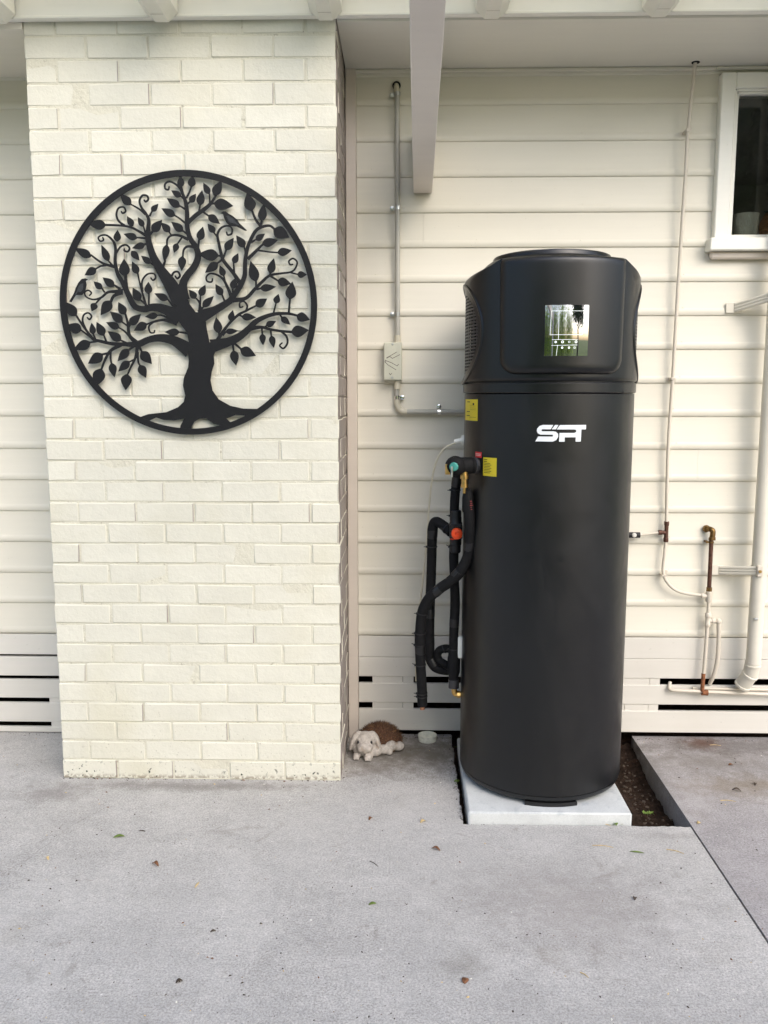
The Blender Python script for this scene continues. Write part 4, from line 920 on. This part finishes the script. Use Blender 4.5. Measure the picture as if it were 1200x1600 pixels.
t1 = at(1107.5,931,ry); mb = MB(); mb.lathe([(.013,-.030),(.015,-.026),(.015,.020),(.0125,.022)], 14, t1, (0,0,1)); mb.lathe([(.010,0),(.010,.02),(.012,.021),(.012,.034),(.0095,.036)], 14, t1, (-1,0,0)); mb.build('tee_fitting', MAT['gaspaint'], RIS, 40)
mb = MB(); mb.tube([t1, at(1106.5,962,ry)], .0082, 12, smooth=False); mb.build('link_pipe', MAT['gaspaint'], RIS, 40)
t2 = at(1106,968,ry); mb = MB(); mb.lathe([(.011,-.034),(.013,-.030),(.013,-.018),(.0115,-.016),(.0115,.010),(.015,.014),(.015,.026),(.010,.034)], 14, t2, (0,0,1)); mb.lathe([(.010,0),(.010,.018),(.0125,.019),(.0125,.034),(.010,.036)], 14, t2+Vector((0,0,-.006)), (1,0,0)); mb.ico(at(1122.5,971,ry), .0145, 2); mb.build('tee_fitting', MAT['gaspaint'], RIS, 40)
mb = MB(); mb.tube([at(1105.5,974,ry), at(1101.5,1030,ry), at(1098.5,1062,ry)], .0085, 12, 5); mb.build('left_leg', MAT['gaspaint'], RIS, 40)
mb = MB(); mb.tube([at(1122.8,972,ry), at(1123,1000,ry), at(1121,1030,ry), at(1116,1053,ry+.01), at(1109,1068,ry+.03)], .0098, 12, 5); mb.build('right_leg', MAT['gaspaint'], RIS, 40)
mb = MB(); mb.tube([at(1099.3,1052,ry-.0002), at(1097.2,1080,ry-.0002)], .0093, 12, smooth=False); mb.lathe([(.014,-.014),(.014,.014)], 12, at(1101,1082,ry), (1,0,-.05)); mb.build('rusty_joint', MAT['rust'], RIS, 40)
GL = thing('ground_pipe', 'cream painted gas pipe running low along the base boards', 'pipe')
mb = MB(); mb.tube([at(1047,1066,.50), at(1046,1076,.475), at(1055,1078.5,.465), at(1085,1080,.46), at(1150,1083,.46), at(1260,1087,.46)], .0085, 12, 5); mb.build('lower_run', MAT['gaspaint'], GL, 50)
mb = MB(); mb.tube([at(1082,1075,.482), at(1140,1076.5,.472), at(1260,1079,.472)], .0070, 12, 5); mb.build('upper_run', MAT['gaspaint'], GL, 50)

# ------------------------------------------------------------------ downpipe
DP = thing('downpipe', 'cream round rainwater downpipe at the far right of the wall', 'downpipe'); DY = .405; DR = .0335
pt, pb = at(1199.5,395,DY), at(1177,1036,DY); pt = Vector((pb.x+.003,DY,3.05))
mb = MB(); mb.tube([pt,pb], DR, 24, smooth=False); mb.build('pipe', MAT['down'], DP, 40)
e1, e2, e3 = pb, at(1172.5,1053,DY+.015), at(1160,1071,DY+.045)
mb = MB(); mb.tube([e1+Vector((0,0,.012)), e2, e2.lerp(e3,.2)], DR*1.03, 24, 5); mb.build('bend', MAT['down'], DP, 40)
mb = MB(); mb.tube([e2.lerp(e3,.1), e3], [DR*1.05,DR*1.05], 24, smooth=False); mb.build('spigot', MAT['down'], DP, 40)
for f in (.06,.95):
    c = e2.lerp(e3,f); d_ = (e3-e2).normalized(); mb = MB(); mb.lathe([(DR*1.04,-.007),(DR*1.14,-.005),(DR*1.14,.005),(DR*1.04,.007)], 24, c, d_); mb.build('collar', MAT['down'], DP, 40)
c = at(1176.4,1040,DY); mb = MB(); mb.lathe([(DR*1.0,-.004),(DR*1.06,-.003),(DR*1.06,.003),(DR*1.0,.004)], 24, c, (0,0,1)); mb.build('collar', MAT['down'], DP, 40)
p = at(1181,967.5,DY-DR); mb = MB(); mb.bbox((p.x-.009,p.y-.004,p.z-.005),(p.x+.009,p.y+.006,p.z+.005),.002); mb.build('rivet', MAT['galv'], DP, 40)
def bracket(u0, v0, u1, v1, rise):
    BK = thing('pipe_bracket', 'ribbed cream bracket arm holding the downpipe ' + ('above the gas tee' if v0 < 600 else 'beside the brown riser'), 'bracket', 'downpipe brackets')
    a = at(u0,v0,WY-.006); b = at(u1,v1,DY-DR*.9); L = (b-a); hh = .020
    mb = MB(); mb.bbox((a.x-.045,WY-.008,a.z-hh*1.15),(a.x+.03,WY-.001,a.z+hh*1.15),.002); mb.build('wall_tab', MAT['down'], BK, 40)
    for k, dz in enumerate((-.013,0,.013)):
        mb = MB(); mb.tube([a+Vector((-.005,0,dz)), b+Vector((0,0,dz))], .0080, 8, smooth=False); mb.build('arm_rib', MAT['down'], BK, 40)
    mb = MB(); mb.bbox((b.x-.012,b.y-.012,b.z-.026),(b.x+.014,b.y+.006,b.z+.026),.003); mb.build('clamp', MAT['gaspaint'], BK, 40)
    mb = MB(); mb.lathe([(DR+.0008,-.016),(DR+.0035,-.016),(DR+.0035,.016),(DR+.0008,.016)], 28, (pb.x+.001,DY,b.z), (0,0,1), closed=True); mb.build('band', MAT['down'], BK, 40)
    mb = MB(); mb.lathe([(.007,0),(.007,.008)], 6, b+Vector((-.001,-.012,0)), (0,-1,0)); mb.build('bolt', MAT['brass'], BK, 40)
bracket(1126,891,1186,892,0); bracket(1150,481,1206,463,0)

# ------------------------------------------------------------------ window with dim room, pot and basket
WIN = thing('window', 'white framed window cut off by the right edge', 'window')
def cas(a, b, nm='casing', mat='white', r=.004):
    mb = MB(); mb.bbox(a,b,r); return mb.build(nm, MAT[mat], WIN, 30)
fy = WY-.034
cas((WX0,fy,2.326),(WX0+.062,WY+.02,3.018)); cas((WX0+.0625,fy,2.952),(WX1,WY+.02,3.018)); cas((WX1-.062,fy,2.326),(WX1,WY+.02,2.9515))
for k, (o_, yb, ye) in enumerate(((.063,fy+.012,WY+.04),(.074,fy+.022,WY+.045))):
    cas((WX0+o_,yb,2.327),(WX0+o_+.0105,ye,3.018-o_-.0005),'sash','white',.002); cas((WX0+o_,yb,3.018-o_-.0105),(WX1-.063,ye,3.018-o_),'sash','white',.002)
cas((WX0+.085,fy+.024,2.327),(WX1-.063,WY+.045,2.346),'bottom_rail','white',.002)
cas((WX0-.024,WY-.062,2.272),(WX1+.02,WY+.03,2.3255),'sill','white',.004)
cas((WX0-.010,WY-.030,2.240),(WX1+.01,WY+.0,2.2715),'sill_bead','stop',.008)
mb = MB(); mb.box((WX0+.08,WY+.012,2.34),(WX1-.06,WY+.016,2.96)); mb.build('pane', MAT['glass'], WIN)
mb = MB()
for a, b in (((1.30,WY+.05,2.0),(1.42,2.6,3.1)),((1.30,2.6,2.0),(3.6,2.65,3.1)),((3.6,WY+.05,2.0),(3.65,2.6,3.1)),((1.30,WY+.05,3.05),(3.6,2.6,3.1)),((1.30,WY+.05,1.95),(3.6,2.6,2.0))): mb.box(a,b)
mb.build('room_lining', MAT['room'], WIN)
mb = MB(); mb.bbox((WX0+.03,WY+.046,2.30),(WX1-.02,WY+.20,2.3385),.003); mb.build('inner_sill', MAT['white'], WIN, 30)
pc_ = at(1164,367,WY+.104); pz = 2.339; PR = .056
POT = thing('plant_pot', 'grey pot with white leaf print on the inner window sill', 'pot')
mb = MB(); mb.lathe([(0,pz),(PR*.84,pz),(PR*.86,pz+.003),(PR,pz+.112),(PR,pz+.115),(PR*.94,pz+.115),(PR*.93,pz+.10),(0,pz+.10)], 36, (pc_.x,pc_.y,0)); mb.build('body', MAT['pot'], POT, 30)
mb = MB(); mb.lathe([(PR*.84,pz),(PR*.875,pz+.0005),(PR*.885,pz+.012),(PR*.86,pz+.013)], 36, (pc_.x,pc_.y,0), closed=True); mb.build('foot_band', MAT['wplast'], POT, 30)
def pleaf(a_, z_, L_, tilt):
    pts = []
    for s_ in range(17):
        t_ = s_/16*2*math.pi; pts.append((math.sin(t_)*.011*(1 if True else 0), -math.cos(t_)*L_/2*(1.0)))
    pts = [(x*(1.15-(y/L_+.5)*.9), y) for x,y in pts]
    V = []; c, s = math.cos(tilt), math.sin(tilt)
    for x,y in pts:
        xx, yy = x*c-y*s, x*s+y*c; zz_ = z_+yy; rr = PR*(.86+.14*(zz_-pz)/.112)+.0012; q = a_+xx/PR
        V.append(Vector((pc_.x+math.sin(q)*rr, pc_.y-math.cos(q)*rr, zz_)))
    mb = MB(); mb.tube(V, .0009, 5, 2); v0, v1 = V[0], V[8]; mb.tube([v0,v1], .0008, 5, smooth=False); mb.build('leaf_print', MAT['potleaf'], POT)
for a_, z_, L_, tl in ((-.15,.080,.045,0),(-.75,.035,.040,.25),(-.45,.032,.045,-.1),(.35,.040,.045,.2),(.6,.040,.045,-.2),(.8,.085,.045,0),(-1.0,.085,.045,0)): pleaf(a_, pz+z_, L_, tl)
bc = Vector((pc_.x+.145,pc_.y,pz)); BK = thing('woven_basket', 'brown woven basket on the inner sill beside the pot', 'basket')
mb = MB()
for k in range(12):
    h = k/11; rr = .045+.035*math.sin(math.pi*(.15+.75*h)); z = pz+.005+.115*h
    mb.lathe([(rr-.005+.005*math.cos(q*math.pi/4), z+.0056*math.sin(q*math.pi/4)) for q in range(9)], 30, (bc.x,bc.y,0), closed=True)
mb.lathe([(0,pz+.0005),(.05,pz+.0005),(.055,pz+.1),(0,pz+.1)], 24, (bc.x,bc.y,0)); mb.build('coil_wall', MAT['basket'], BK, 60)
mb = MB(); r2 = random.Random(4)
for k in range(26):
    a = r2.uniform(0,6.28); l = r2.uniform(.04,.1); b0 = Vector((bc.x+.02*math.cos(a),bc.y+.02*math.sin(a),pz+.10)); t_ = b0+Vector((math.cos(a)*l*.8,math.sin(a)*l*.8,l*.45)); n_ = Vector((-math.sin(a),math.cos(a),0))*.009; m_ = b0.lerp(t_,.5)+Vector((0,0,.01)); mb.add([b0,m_+n_,t_,m_-n_],[(0,1,2),(0,2,3)])
stuff(mb.build('plant_leaves', MAT['leafplant'], BK))

# ------------------------------------------------------------------ rabbit ornament
RB_ = thing('rabbit_ornament', 'white lop-eared stone rabbit with brown bristle back lying beside chimney', 'ornament')
g0 = atz(583,1187); ox, oy = g0.x-.038, g0.y+.03      # below the head
def P3(x,y,z): return (ox+x, oy+y, z)
mb = MB()
mb.ico(P3(.000,.018,.074),.046,3,(1.05,1.05,.86))      # skull
mb.ico(P3(.000,-.020,.058),.034,3,(1.15,1.0,.76))      # muzzle
mb.ico(P3(-.017,-.034,.053),.017,3); mb.ico(P3(.017,-.034,.053),.017,3); mb.ico(P3(0,-.047,.063),.008,2); mb.ico(P3(0,-.038,.043),.013,2)
mb.ico(P3(-.026,-.012,.090),.010,2,(1.2,1,.6)); mb.ico(P3(.026,-.012,.090),.010,2,(1.2,1,.6))   # brows
mb.ico(P3(.0,.02,.034),.048,3,(1.25,1.0,.85))         # chest
mb.ico(P3(-.038,-.022,.015),.017,3,(1.0,1.4,.9)); mb.ico(P3(.016,-.030,.015),.019,3,(1.15,1.4,.85))   # fore paws
for k in (-1,0,1): mb.ico(P3(-.038+k*.008,-.043,.010),.0065,2); mb.ico(P3(.016+k*.010,-.054,.010),.0075,2)
mb.ico(P3(.045,.005,.026),.026,3,(1.2,1.0,.95))
for s_ in (-1,1):                                     # lop ears hang down the sides of the head
    for k in range(10):
        t_ = k/9; mb.ico(P3(s_*(.022+.046*t_**.75), .022-.016*t_, .102-.004*t_-.058*t_**1.8), .009+.013*math.sin(math.pi*min(1,.12+.78*t_)), 2, (.55,1.05,1.0))
mb.ico(P3(.075,.030,.026),.030,3,(1.5,1.0,.8)); mb.ico(P3(.112,.050,.036),.032,3,(1.0,1.0,.95)); mb.ico(P3(.150,.060,.028),.025,3,(1.2,.9,.95)); mb.ico(P3(.110,.025,.012),.014,2,(1.2,1.2,.9))
o = mb.build('stone_body', MAT['stone'], RB_)
rm = o.modifiers.new('r','REMESH'); rm.mode = 'VOXEL'; rm.voxel_size = .0035; smd = o.modifiers.new('s','SMOOTH'); smd.factor = .5; smd.iterations = 3
dg = bpy.context.evaluated_depsgraph_get(); me = bpy.data.meshes.new_from_object(o.evaluated_get(dg)); o.modifiers.clear(); o.data = me
for p in me.polygons: p.use_smooth = True
for s_ in (-1,1):
    mb = MB(); mb.ico(P3(s_*.030,-.0215,.078),.0070,2,(.8,.7,1.2)); mb.build('eye', MAT['eye'], RB_, 60)
mb = MB(); bc_ = Vector(P3(.066,.095,.044)); mb.ico(bc_, .1, 3, (1.0,.70,.80)); back = mb.build('bristle_back', MAT['bristle'], RB_, 60)
r2 = random.Random(9); mb = MB()
for k in range(3200):
    a = r2.uniform(0,2*math.pi); b = math.asin(r2.uniform(-.35,1)); n_ = Vector((math.cos(b)*math.cos(a),math.cos(b)*math.sin(a),math.sin(b)))
    p = bc_+Vector((n_.x*.097,n_.y*.068,n_.z*.078)); t_ = p+(n_+Vector((r2.gauss(0,.45),r2.gauss(0,.45),r2.gauss(-.2,.4)))).normalized()*r2.uniform(.008,.020)
    u_ = n_.orthogonal().normalized()*.0011; v_ = n_.cross(u_).normalized()*.0011
    if p.z < .01: continue
    mb.add([p+u_,p-u_*.5+v_,p-u_*.5-v_,t_],[(0,1,3),(1,2,3),(2,0,3)],r2.choice((0,0,1,2)))
stuff(mb.build('bristles', [MAT['bristle'],MAT['lf_dark'],MAT['bristle_l']], back))
# small dish against the wall
g1 = atz(668,1160,0); mb = MB(); mb.lathe([(0,.003),(.0385,.003),(.0395,.005),(.0425,.026),(.0432,.0275),(.0448,.0275),(.0452,.026),(.0425,.0),(0,.0)], 40, (g1.x,g1.y+.028,.0))
tag(mb.build('small_dish', MAT['dish'], None, 40), 'small pale green open dish on the floor against the base board', 'dish')

# ------------------------------------------------------------------ fallen leaves, straws and grit on the slabs
def bent_leaf(name, label, u, v, L, W_, ang, mat, cat='leaf', curl=.25, zz_=.0):
    g = atz(u,v,zz_); n = 7; V = []
    for k in range(n+1):
        t_ = k/n; w_ = W_*math.sin(math.pi*(.06+.9*t_))**.8; h = .0015+curl*L*math.sin(math.pi*t_)*.45
        x = (t_-.5)*L; V += [Vector((x,-w_/2,h+curl*w_*.5)), Vector((x,0,h)), Vector((x,w_/2,h+curl*w_*.6))]
    F_ = [(k*3+j,k*3+j+1,k*3+j+4,k*3+j+3) for k in range(n) for j in range(2)]
    mb = MB(); mb.add(V,F_); o = mb.build(name, MAT[mat], None, 60); o.location = g; o.rotation_euler = (0,0,R(ang))
    sd_ = o.modifiers.new('t','SOLIDIFY'); sd_.thickness = .0006
    return tag(o, label, cat, 'litter on the patio')
def straw(label, u, v, L, ang, mat='lf_tan', r=.0014):
    g = atz(u,v,0); d_ = Vector((math.cos(R(ang)),math.sin(R(ang)),0)); mb = MB(); mb.tube([Vector((0,0,r))-d_*L/2, Vector((0,0,r*2.0))+Vector((-d_.y,d_.x,0))*L*.06, Vector((0,0,r))+d_*L/2], [r,r,r*.6], 6, 4)
    o = mb.build('dry_straw', MAT[mat], None, 60); o.location = g; return tag(o, label, 'straw', 'litter on the patio')
bent_leaf('fallen_leaf','green leaf scrap on the slab below the chimney left half',186,1308,.040,.016,15,'lf_green')
bent_leaf('fallen_leaf','curled brown leaf left of centre in the foreground slab',243,1352,.032,.014,-35,'lf_brown',curl=.6)
bent_leaf('fallen_leaf','tiny pale husk near the hairline crack at left',74,1342,.024,.009,-50,'lf_tan',curl=.5)
bent_leaf('fallen_leaf','pale straw-coloured blade pointing at the camera below chimney',308,1383,.036,.007,80,'lf_tan',curl=.1)
bent_leaf('fallen_leaf','small green leaf in the middle of the foreground slab',582,1413,.026,.012,20,'lf_green')
bent_leaf('fallen_leaf','dark brown curled leaf in front left of the paver',681,1328,.034,.013,-25,'lf_brown',curl=.5)
bent_leaf('fallen_leaf','small brown leaf in front of the rabbit and chimney corner',579,1280,.024,.012,60,'lf_brown',curl=.5)
bent_leaf('fallen_leaf','rusty brown square leaf at the bottom of the picture',727,1533,.026,.020,75,'lf_brown',curl=.25)
bent_leaf('fallen_leaf','pale tan leaf crumb just left of the paver corner',661,1285,.026,.014,35,'lf_tan',curl=.5)
bent_leaf('fallen_leaf','olive blade lying in front of the soil pocket',995,1332,.050,.008,-12,'lf_green',curl=.1)
bent_leaf('fallen_leaf','small round dry leaf at the joint corner of the slabs',1092,1287,.018,.016,20,'lf_tan',curl=.4)
bent_leaf('fallen_leaf','dark crumpled leaf upper right on the weathered slab',1151,1236,.036,.014,-20,'lf_dark',curl=.5)
bent_leaf('fallen_leaf','brown leaf near the wall on the weathered right slab',1142,1196,.024,.014,10,'lf_brown',curl=.4)
bent_leaf('fallen_leaf','dark leaf at the right edge of the weathered slab',1180,1226,.024,.012,60,'lf_dark',curl=.5)
bent_leaf('fallen_leaf','black husk alone at the lower left of the foreground',280,1535,.020,.012,30,'lf_dark',curl=.5)
bent_leaf('fallen_leaf','dark bud on the slab right of centre in the foreground',992,1405,.018,.012,70,'lf_dark',curl=.6)
bent_leaf('fallen_leaf','dark thin husk under the chimney left of centre',222,1299,.026,.006,-8,'lf_dark',curl=.2)
bent_leaf('fallen_leaf','black seed husk at the centre left of foreground',333,1456,.018,.008,25,'lf_dark',curl=.4)
straw('long pale straw in front of the paver right half',942,1323,.075,-10); straw('pale straw lying near the slab joint',1055,1331,.062,-28)
straw('bent straw across the weathered slab at right',1138,1252,.060,-8); straw('dark twig at the right of the chimney foreground',584,1350,.045,-48,'lf_dark',.0011)
straw('short straw at the foot of the white paver front',945,1289,.045,-20); straw('short straw at the bottom centre foreground',913,1524,.030,-50)
straw('pale straw by the rust stain on right slab',1118,1165,.050,-8)
r2 = random.Random(31); mb = MB()
for k in range(760):
    u = r2.uniform(-20,1220); v = 1150+ (r2.random()**1.3)*470; g = atz(u,v,0)
    if g.y > WY-.02 or (BX0-.01 < g.x < BX1+.01 and g.y > -.01) or (HX0-.01 < g.x < HX1+.01 and g.y > HY-.01): continue
    s = r2.choice((.0014,.0018,.0025,.0035,.005))*r2.uniform(.7,1.2); a = r2.uniform(0,3.1); c_, s_ = math.cos(a)*s, math.sin(a)*s; q = r2.uniform(.3,.6)
    mi = r2.choice((0,0,0,0,1,2,3))
    V = [g+Vector((c_,s_,.0005)),g+Vector((-s_*q,c_*q,.0005)),g+Vector((-c_,-s_,.0005)),g+Vector((s_*q,-c_*q,.0005)),g+Vector((0,0,s*.6+.0008))]
    mb.add(V,[(0,1,4),(1,2,4),(2,3,4),(3,0,4)],mi)
stuff(mb.build('grit', [MAT['lf_dark'],MAT['lf_tan'],MAT['lf_brown'],MAT['wplast']]), 'tiny bits of grit and leaf crumbs scattered over the slabs')
# crumbled dirt along the foot of the chimney, wall and paver
mb = MB()
def crumbs(a, b, n, sp, mi_, smin=.002, smax=.006):
    for k in range(n):
        t_ = r2.random(); p = Vector(a).lerp(Vector(b), t_)+Vector((r2.gauss(0,sp),r2.gauss(0,sp),0)); s = r2.uniform(smin,smax)
        mb.ico(p+Vector((0,0,s*.3)), s, 1, (r2.uniform(.7,1.4),r2.uniform(.7,1.4),.7), (0,0,r2.uniform(0,3)), r2.choice(mi_))
crumbs((BX0,-.004,0),(BX1,-.004,0),70,.003,(0,1,2,2),.001,.004); crumbs((BX1+.01,.0,0),(BX1+.01,.45,0),22,.006,(0,2),.001,.003); crumbs((-.2,WY-.01,0),(.26,WY-.01,0),70,.010,(0,1,2),.001,.004); crumbs((HX0-.004,-.34,0),(HX0-.012,.4,0),60,.006,(0,2,2),.001,.0035); crumbs((HX0-.03,.0,0),(HX0-.05,.35,0),50,.022,(2,2,0),.0008,.0025); crumbs((.3,HY+.003,-.006),(.92,HY+.003,-.006),90,.003,(0,2,2),.0015,.004); crumbs((1.16,WY-.008,0),(2.2,WY-.008,0),60,.008,(0,1,2),.001,.003); crumbs((-2.2,WY-.012,0),(BX0-.01,WY-.012,0),40,.010,(0,2),.001,.003)
crumbs((1.02,-.3,-.075),(1.02,.42,-.055),140,.05,(0,),.002,.007)
stuff(mb.build('dirt_crumbs', [MAT['lf_dark'],MAT['lf_brown'],MAT['crack']], None), 'crumbled dirt and paint flakes along the foot of wall and paver')

r4 = random.Random(2)
def weed(u, v, z, n, label):
    g = atz(u,v,z); mb = MB()
    for k in range(n):
        a = r4.uniform(0,6.28); L = r4.uniform(.008,.022); d_ = Vector((math.cos(a),math.sin(a),r4.uniform(.4,1.2))).normalized(); n_ = d_.cross(Vector((0,0,1))).normalized()*L*.3; b0 = g+Vector((r4.gauss(0,.008),r4.gauss(0,.006),0))
        mb.add([b0,b0+d_*L*.55+n_,b0+d_*L,b0+d_*L*.55-n_],[(0,1,2,3)])
    tag(mb.build('weed', MAT['lf_green']), label, 'weed', 'weeds beside the paver')
weed(962,1288,.0,16,'tiny green weed at the front edge of the paver'); weed(1012,1272,-.05,20,'small green weed growing in the soil pocket'); weed(716,1222,.0,10,'tiny moss tuft in the gap left of the paver')
# ------------------------------------------------------------------ garden behind the camera (seen in the glossy display)
r2 = random.Random(17); mbc = MB(); mbl = MB()
for k in range(16):
    x, y = r2.gauss(0,.32), r2.gauss(0,.22); h = r2.uniform(2.2,3.4); lean = Vector((r2.gauss(0,.18),r2.gauss(0,.15),0))
    mbc.tube([Vector((x,y,-.13)), Vector((x,y,h*.5))+lean*.3, Vector((x,y,h))+lean], [.018,.015,.006], 7, 4)
    for q in range(190):
        t_ = r2.uniform(.15,1); p = Vector((x,y,h*t_))+lean*t_*t_+Vector((r2.gauss(0,.16),r2.gauss(0,.16),r2.gauss(0,.06))); a = r2.uniform(0,6.28); L = r2.uniform(.12,.22); d_ = Vector((math.cos(a)*.7,math.sin(a)*.7,-.55)).normalized(); n_ = d_.orthogonal().normalized()*.012
        mbl.add([p,p+d_*L*.4+n_,p+d_*L,p+d_*L*.4-n_],[(0,1,2,3)])
cm, lm = mbc.mesh('culms',[MAT['bamboo']],60), mbl.mesh('foliage',[MAT['bleaf']])
WHERE = ('far left', 'second from left', 'third from left', 'middle', 'third from right', 'second from right', 'far right')
for k, (x,y,s,rz) in enumerate(((-5.2,-9.4,1.6,0),(-3.8,-9.8,1.7,1.2),(-2.5,-9.5,1.55,2.3),(-1.2,-9.9,1.7,3.6),(.2,-9.5,1.6,4.4),(1.5,-9.9,1.65,5.2),(2.6,-9.6,1.5,.7))):
    t_ = thing('bamboo_clump', 'green bamboo clump behind the viewpoint, ' + WHERE[k] + ' of its row', 'bamboo', 'bamboo row behind the viewpoint', (x,y,0)); t_.rotation_euler = (0,0,rz); t_.scale = (s,s,s)
    link('culms', cm, t_); f_ = link('foliage', lm, t_)

r3 = random.Random(5)
def reflection_tree(x, y, h, label, seed):  # unseen tree, added to darken what the window pane reflects
    q = random.Random(seed); T = thing('reflection_tree', label, 'tree', None, (x,y,0)); mb = MB()
    mb.tube([(0,0,-.2),(.05,.02,h*.25),(-.05,.0,h*.5),(.05,.05,h*.8)], [.20,.15,.11,.04], 10, 5)
    tips = []
    for k in range(9):
        a = k*2.4; z0 = h*(.42+.045*k); L = (1.0-.05*k); e = Vector((math.cos(a)*L, math.sin(a)*L, z0+.9)); tips.append(e)
        mb.tube([(0,0,z0),(e.x*.5,e.y*.5,z0+.6),e], [.07,.045,.015], 6, 4)
    mb.build('trunk', MAT['bark'], T, 60); mb = MB()
    for k in range(5200):
        c = q.choice(tips)+Vector((0,0,.2)); d = Vector((q.gauss(0,.42),q.gauss(0,.42),q.gauss(0,.45))); p = c+d; n = Vector((q.gauss(0,1),q.gauss(0,1),q.gauss(0,1))).normalized(); u = n.orthogonal().normalized()*q.uniform(.10,.17); v = n.cross(u).normalized()*q.uniform(.05,.08)
        mb.add([p-u,p+v,p+u,p-v],[(0,1,2,3)])
    mb.build('crown', MAT['tleaf'], T)
reflection_tree(5.3,-10.6,6.6,'dark leafy tree added behind the viewpoint to darken the window reflection',3)
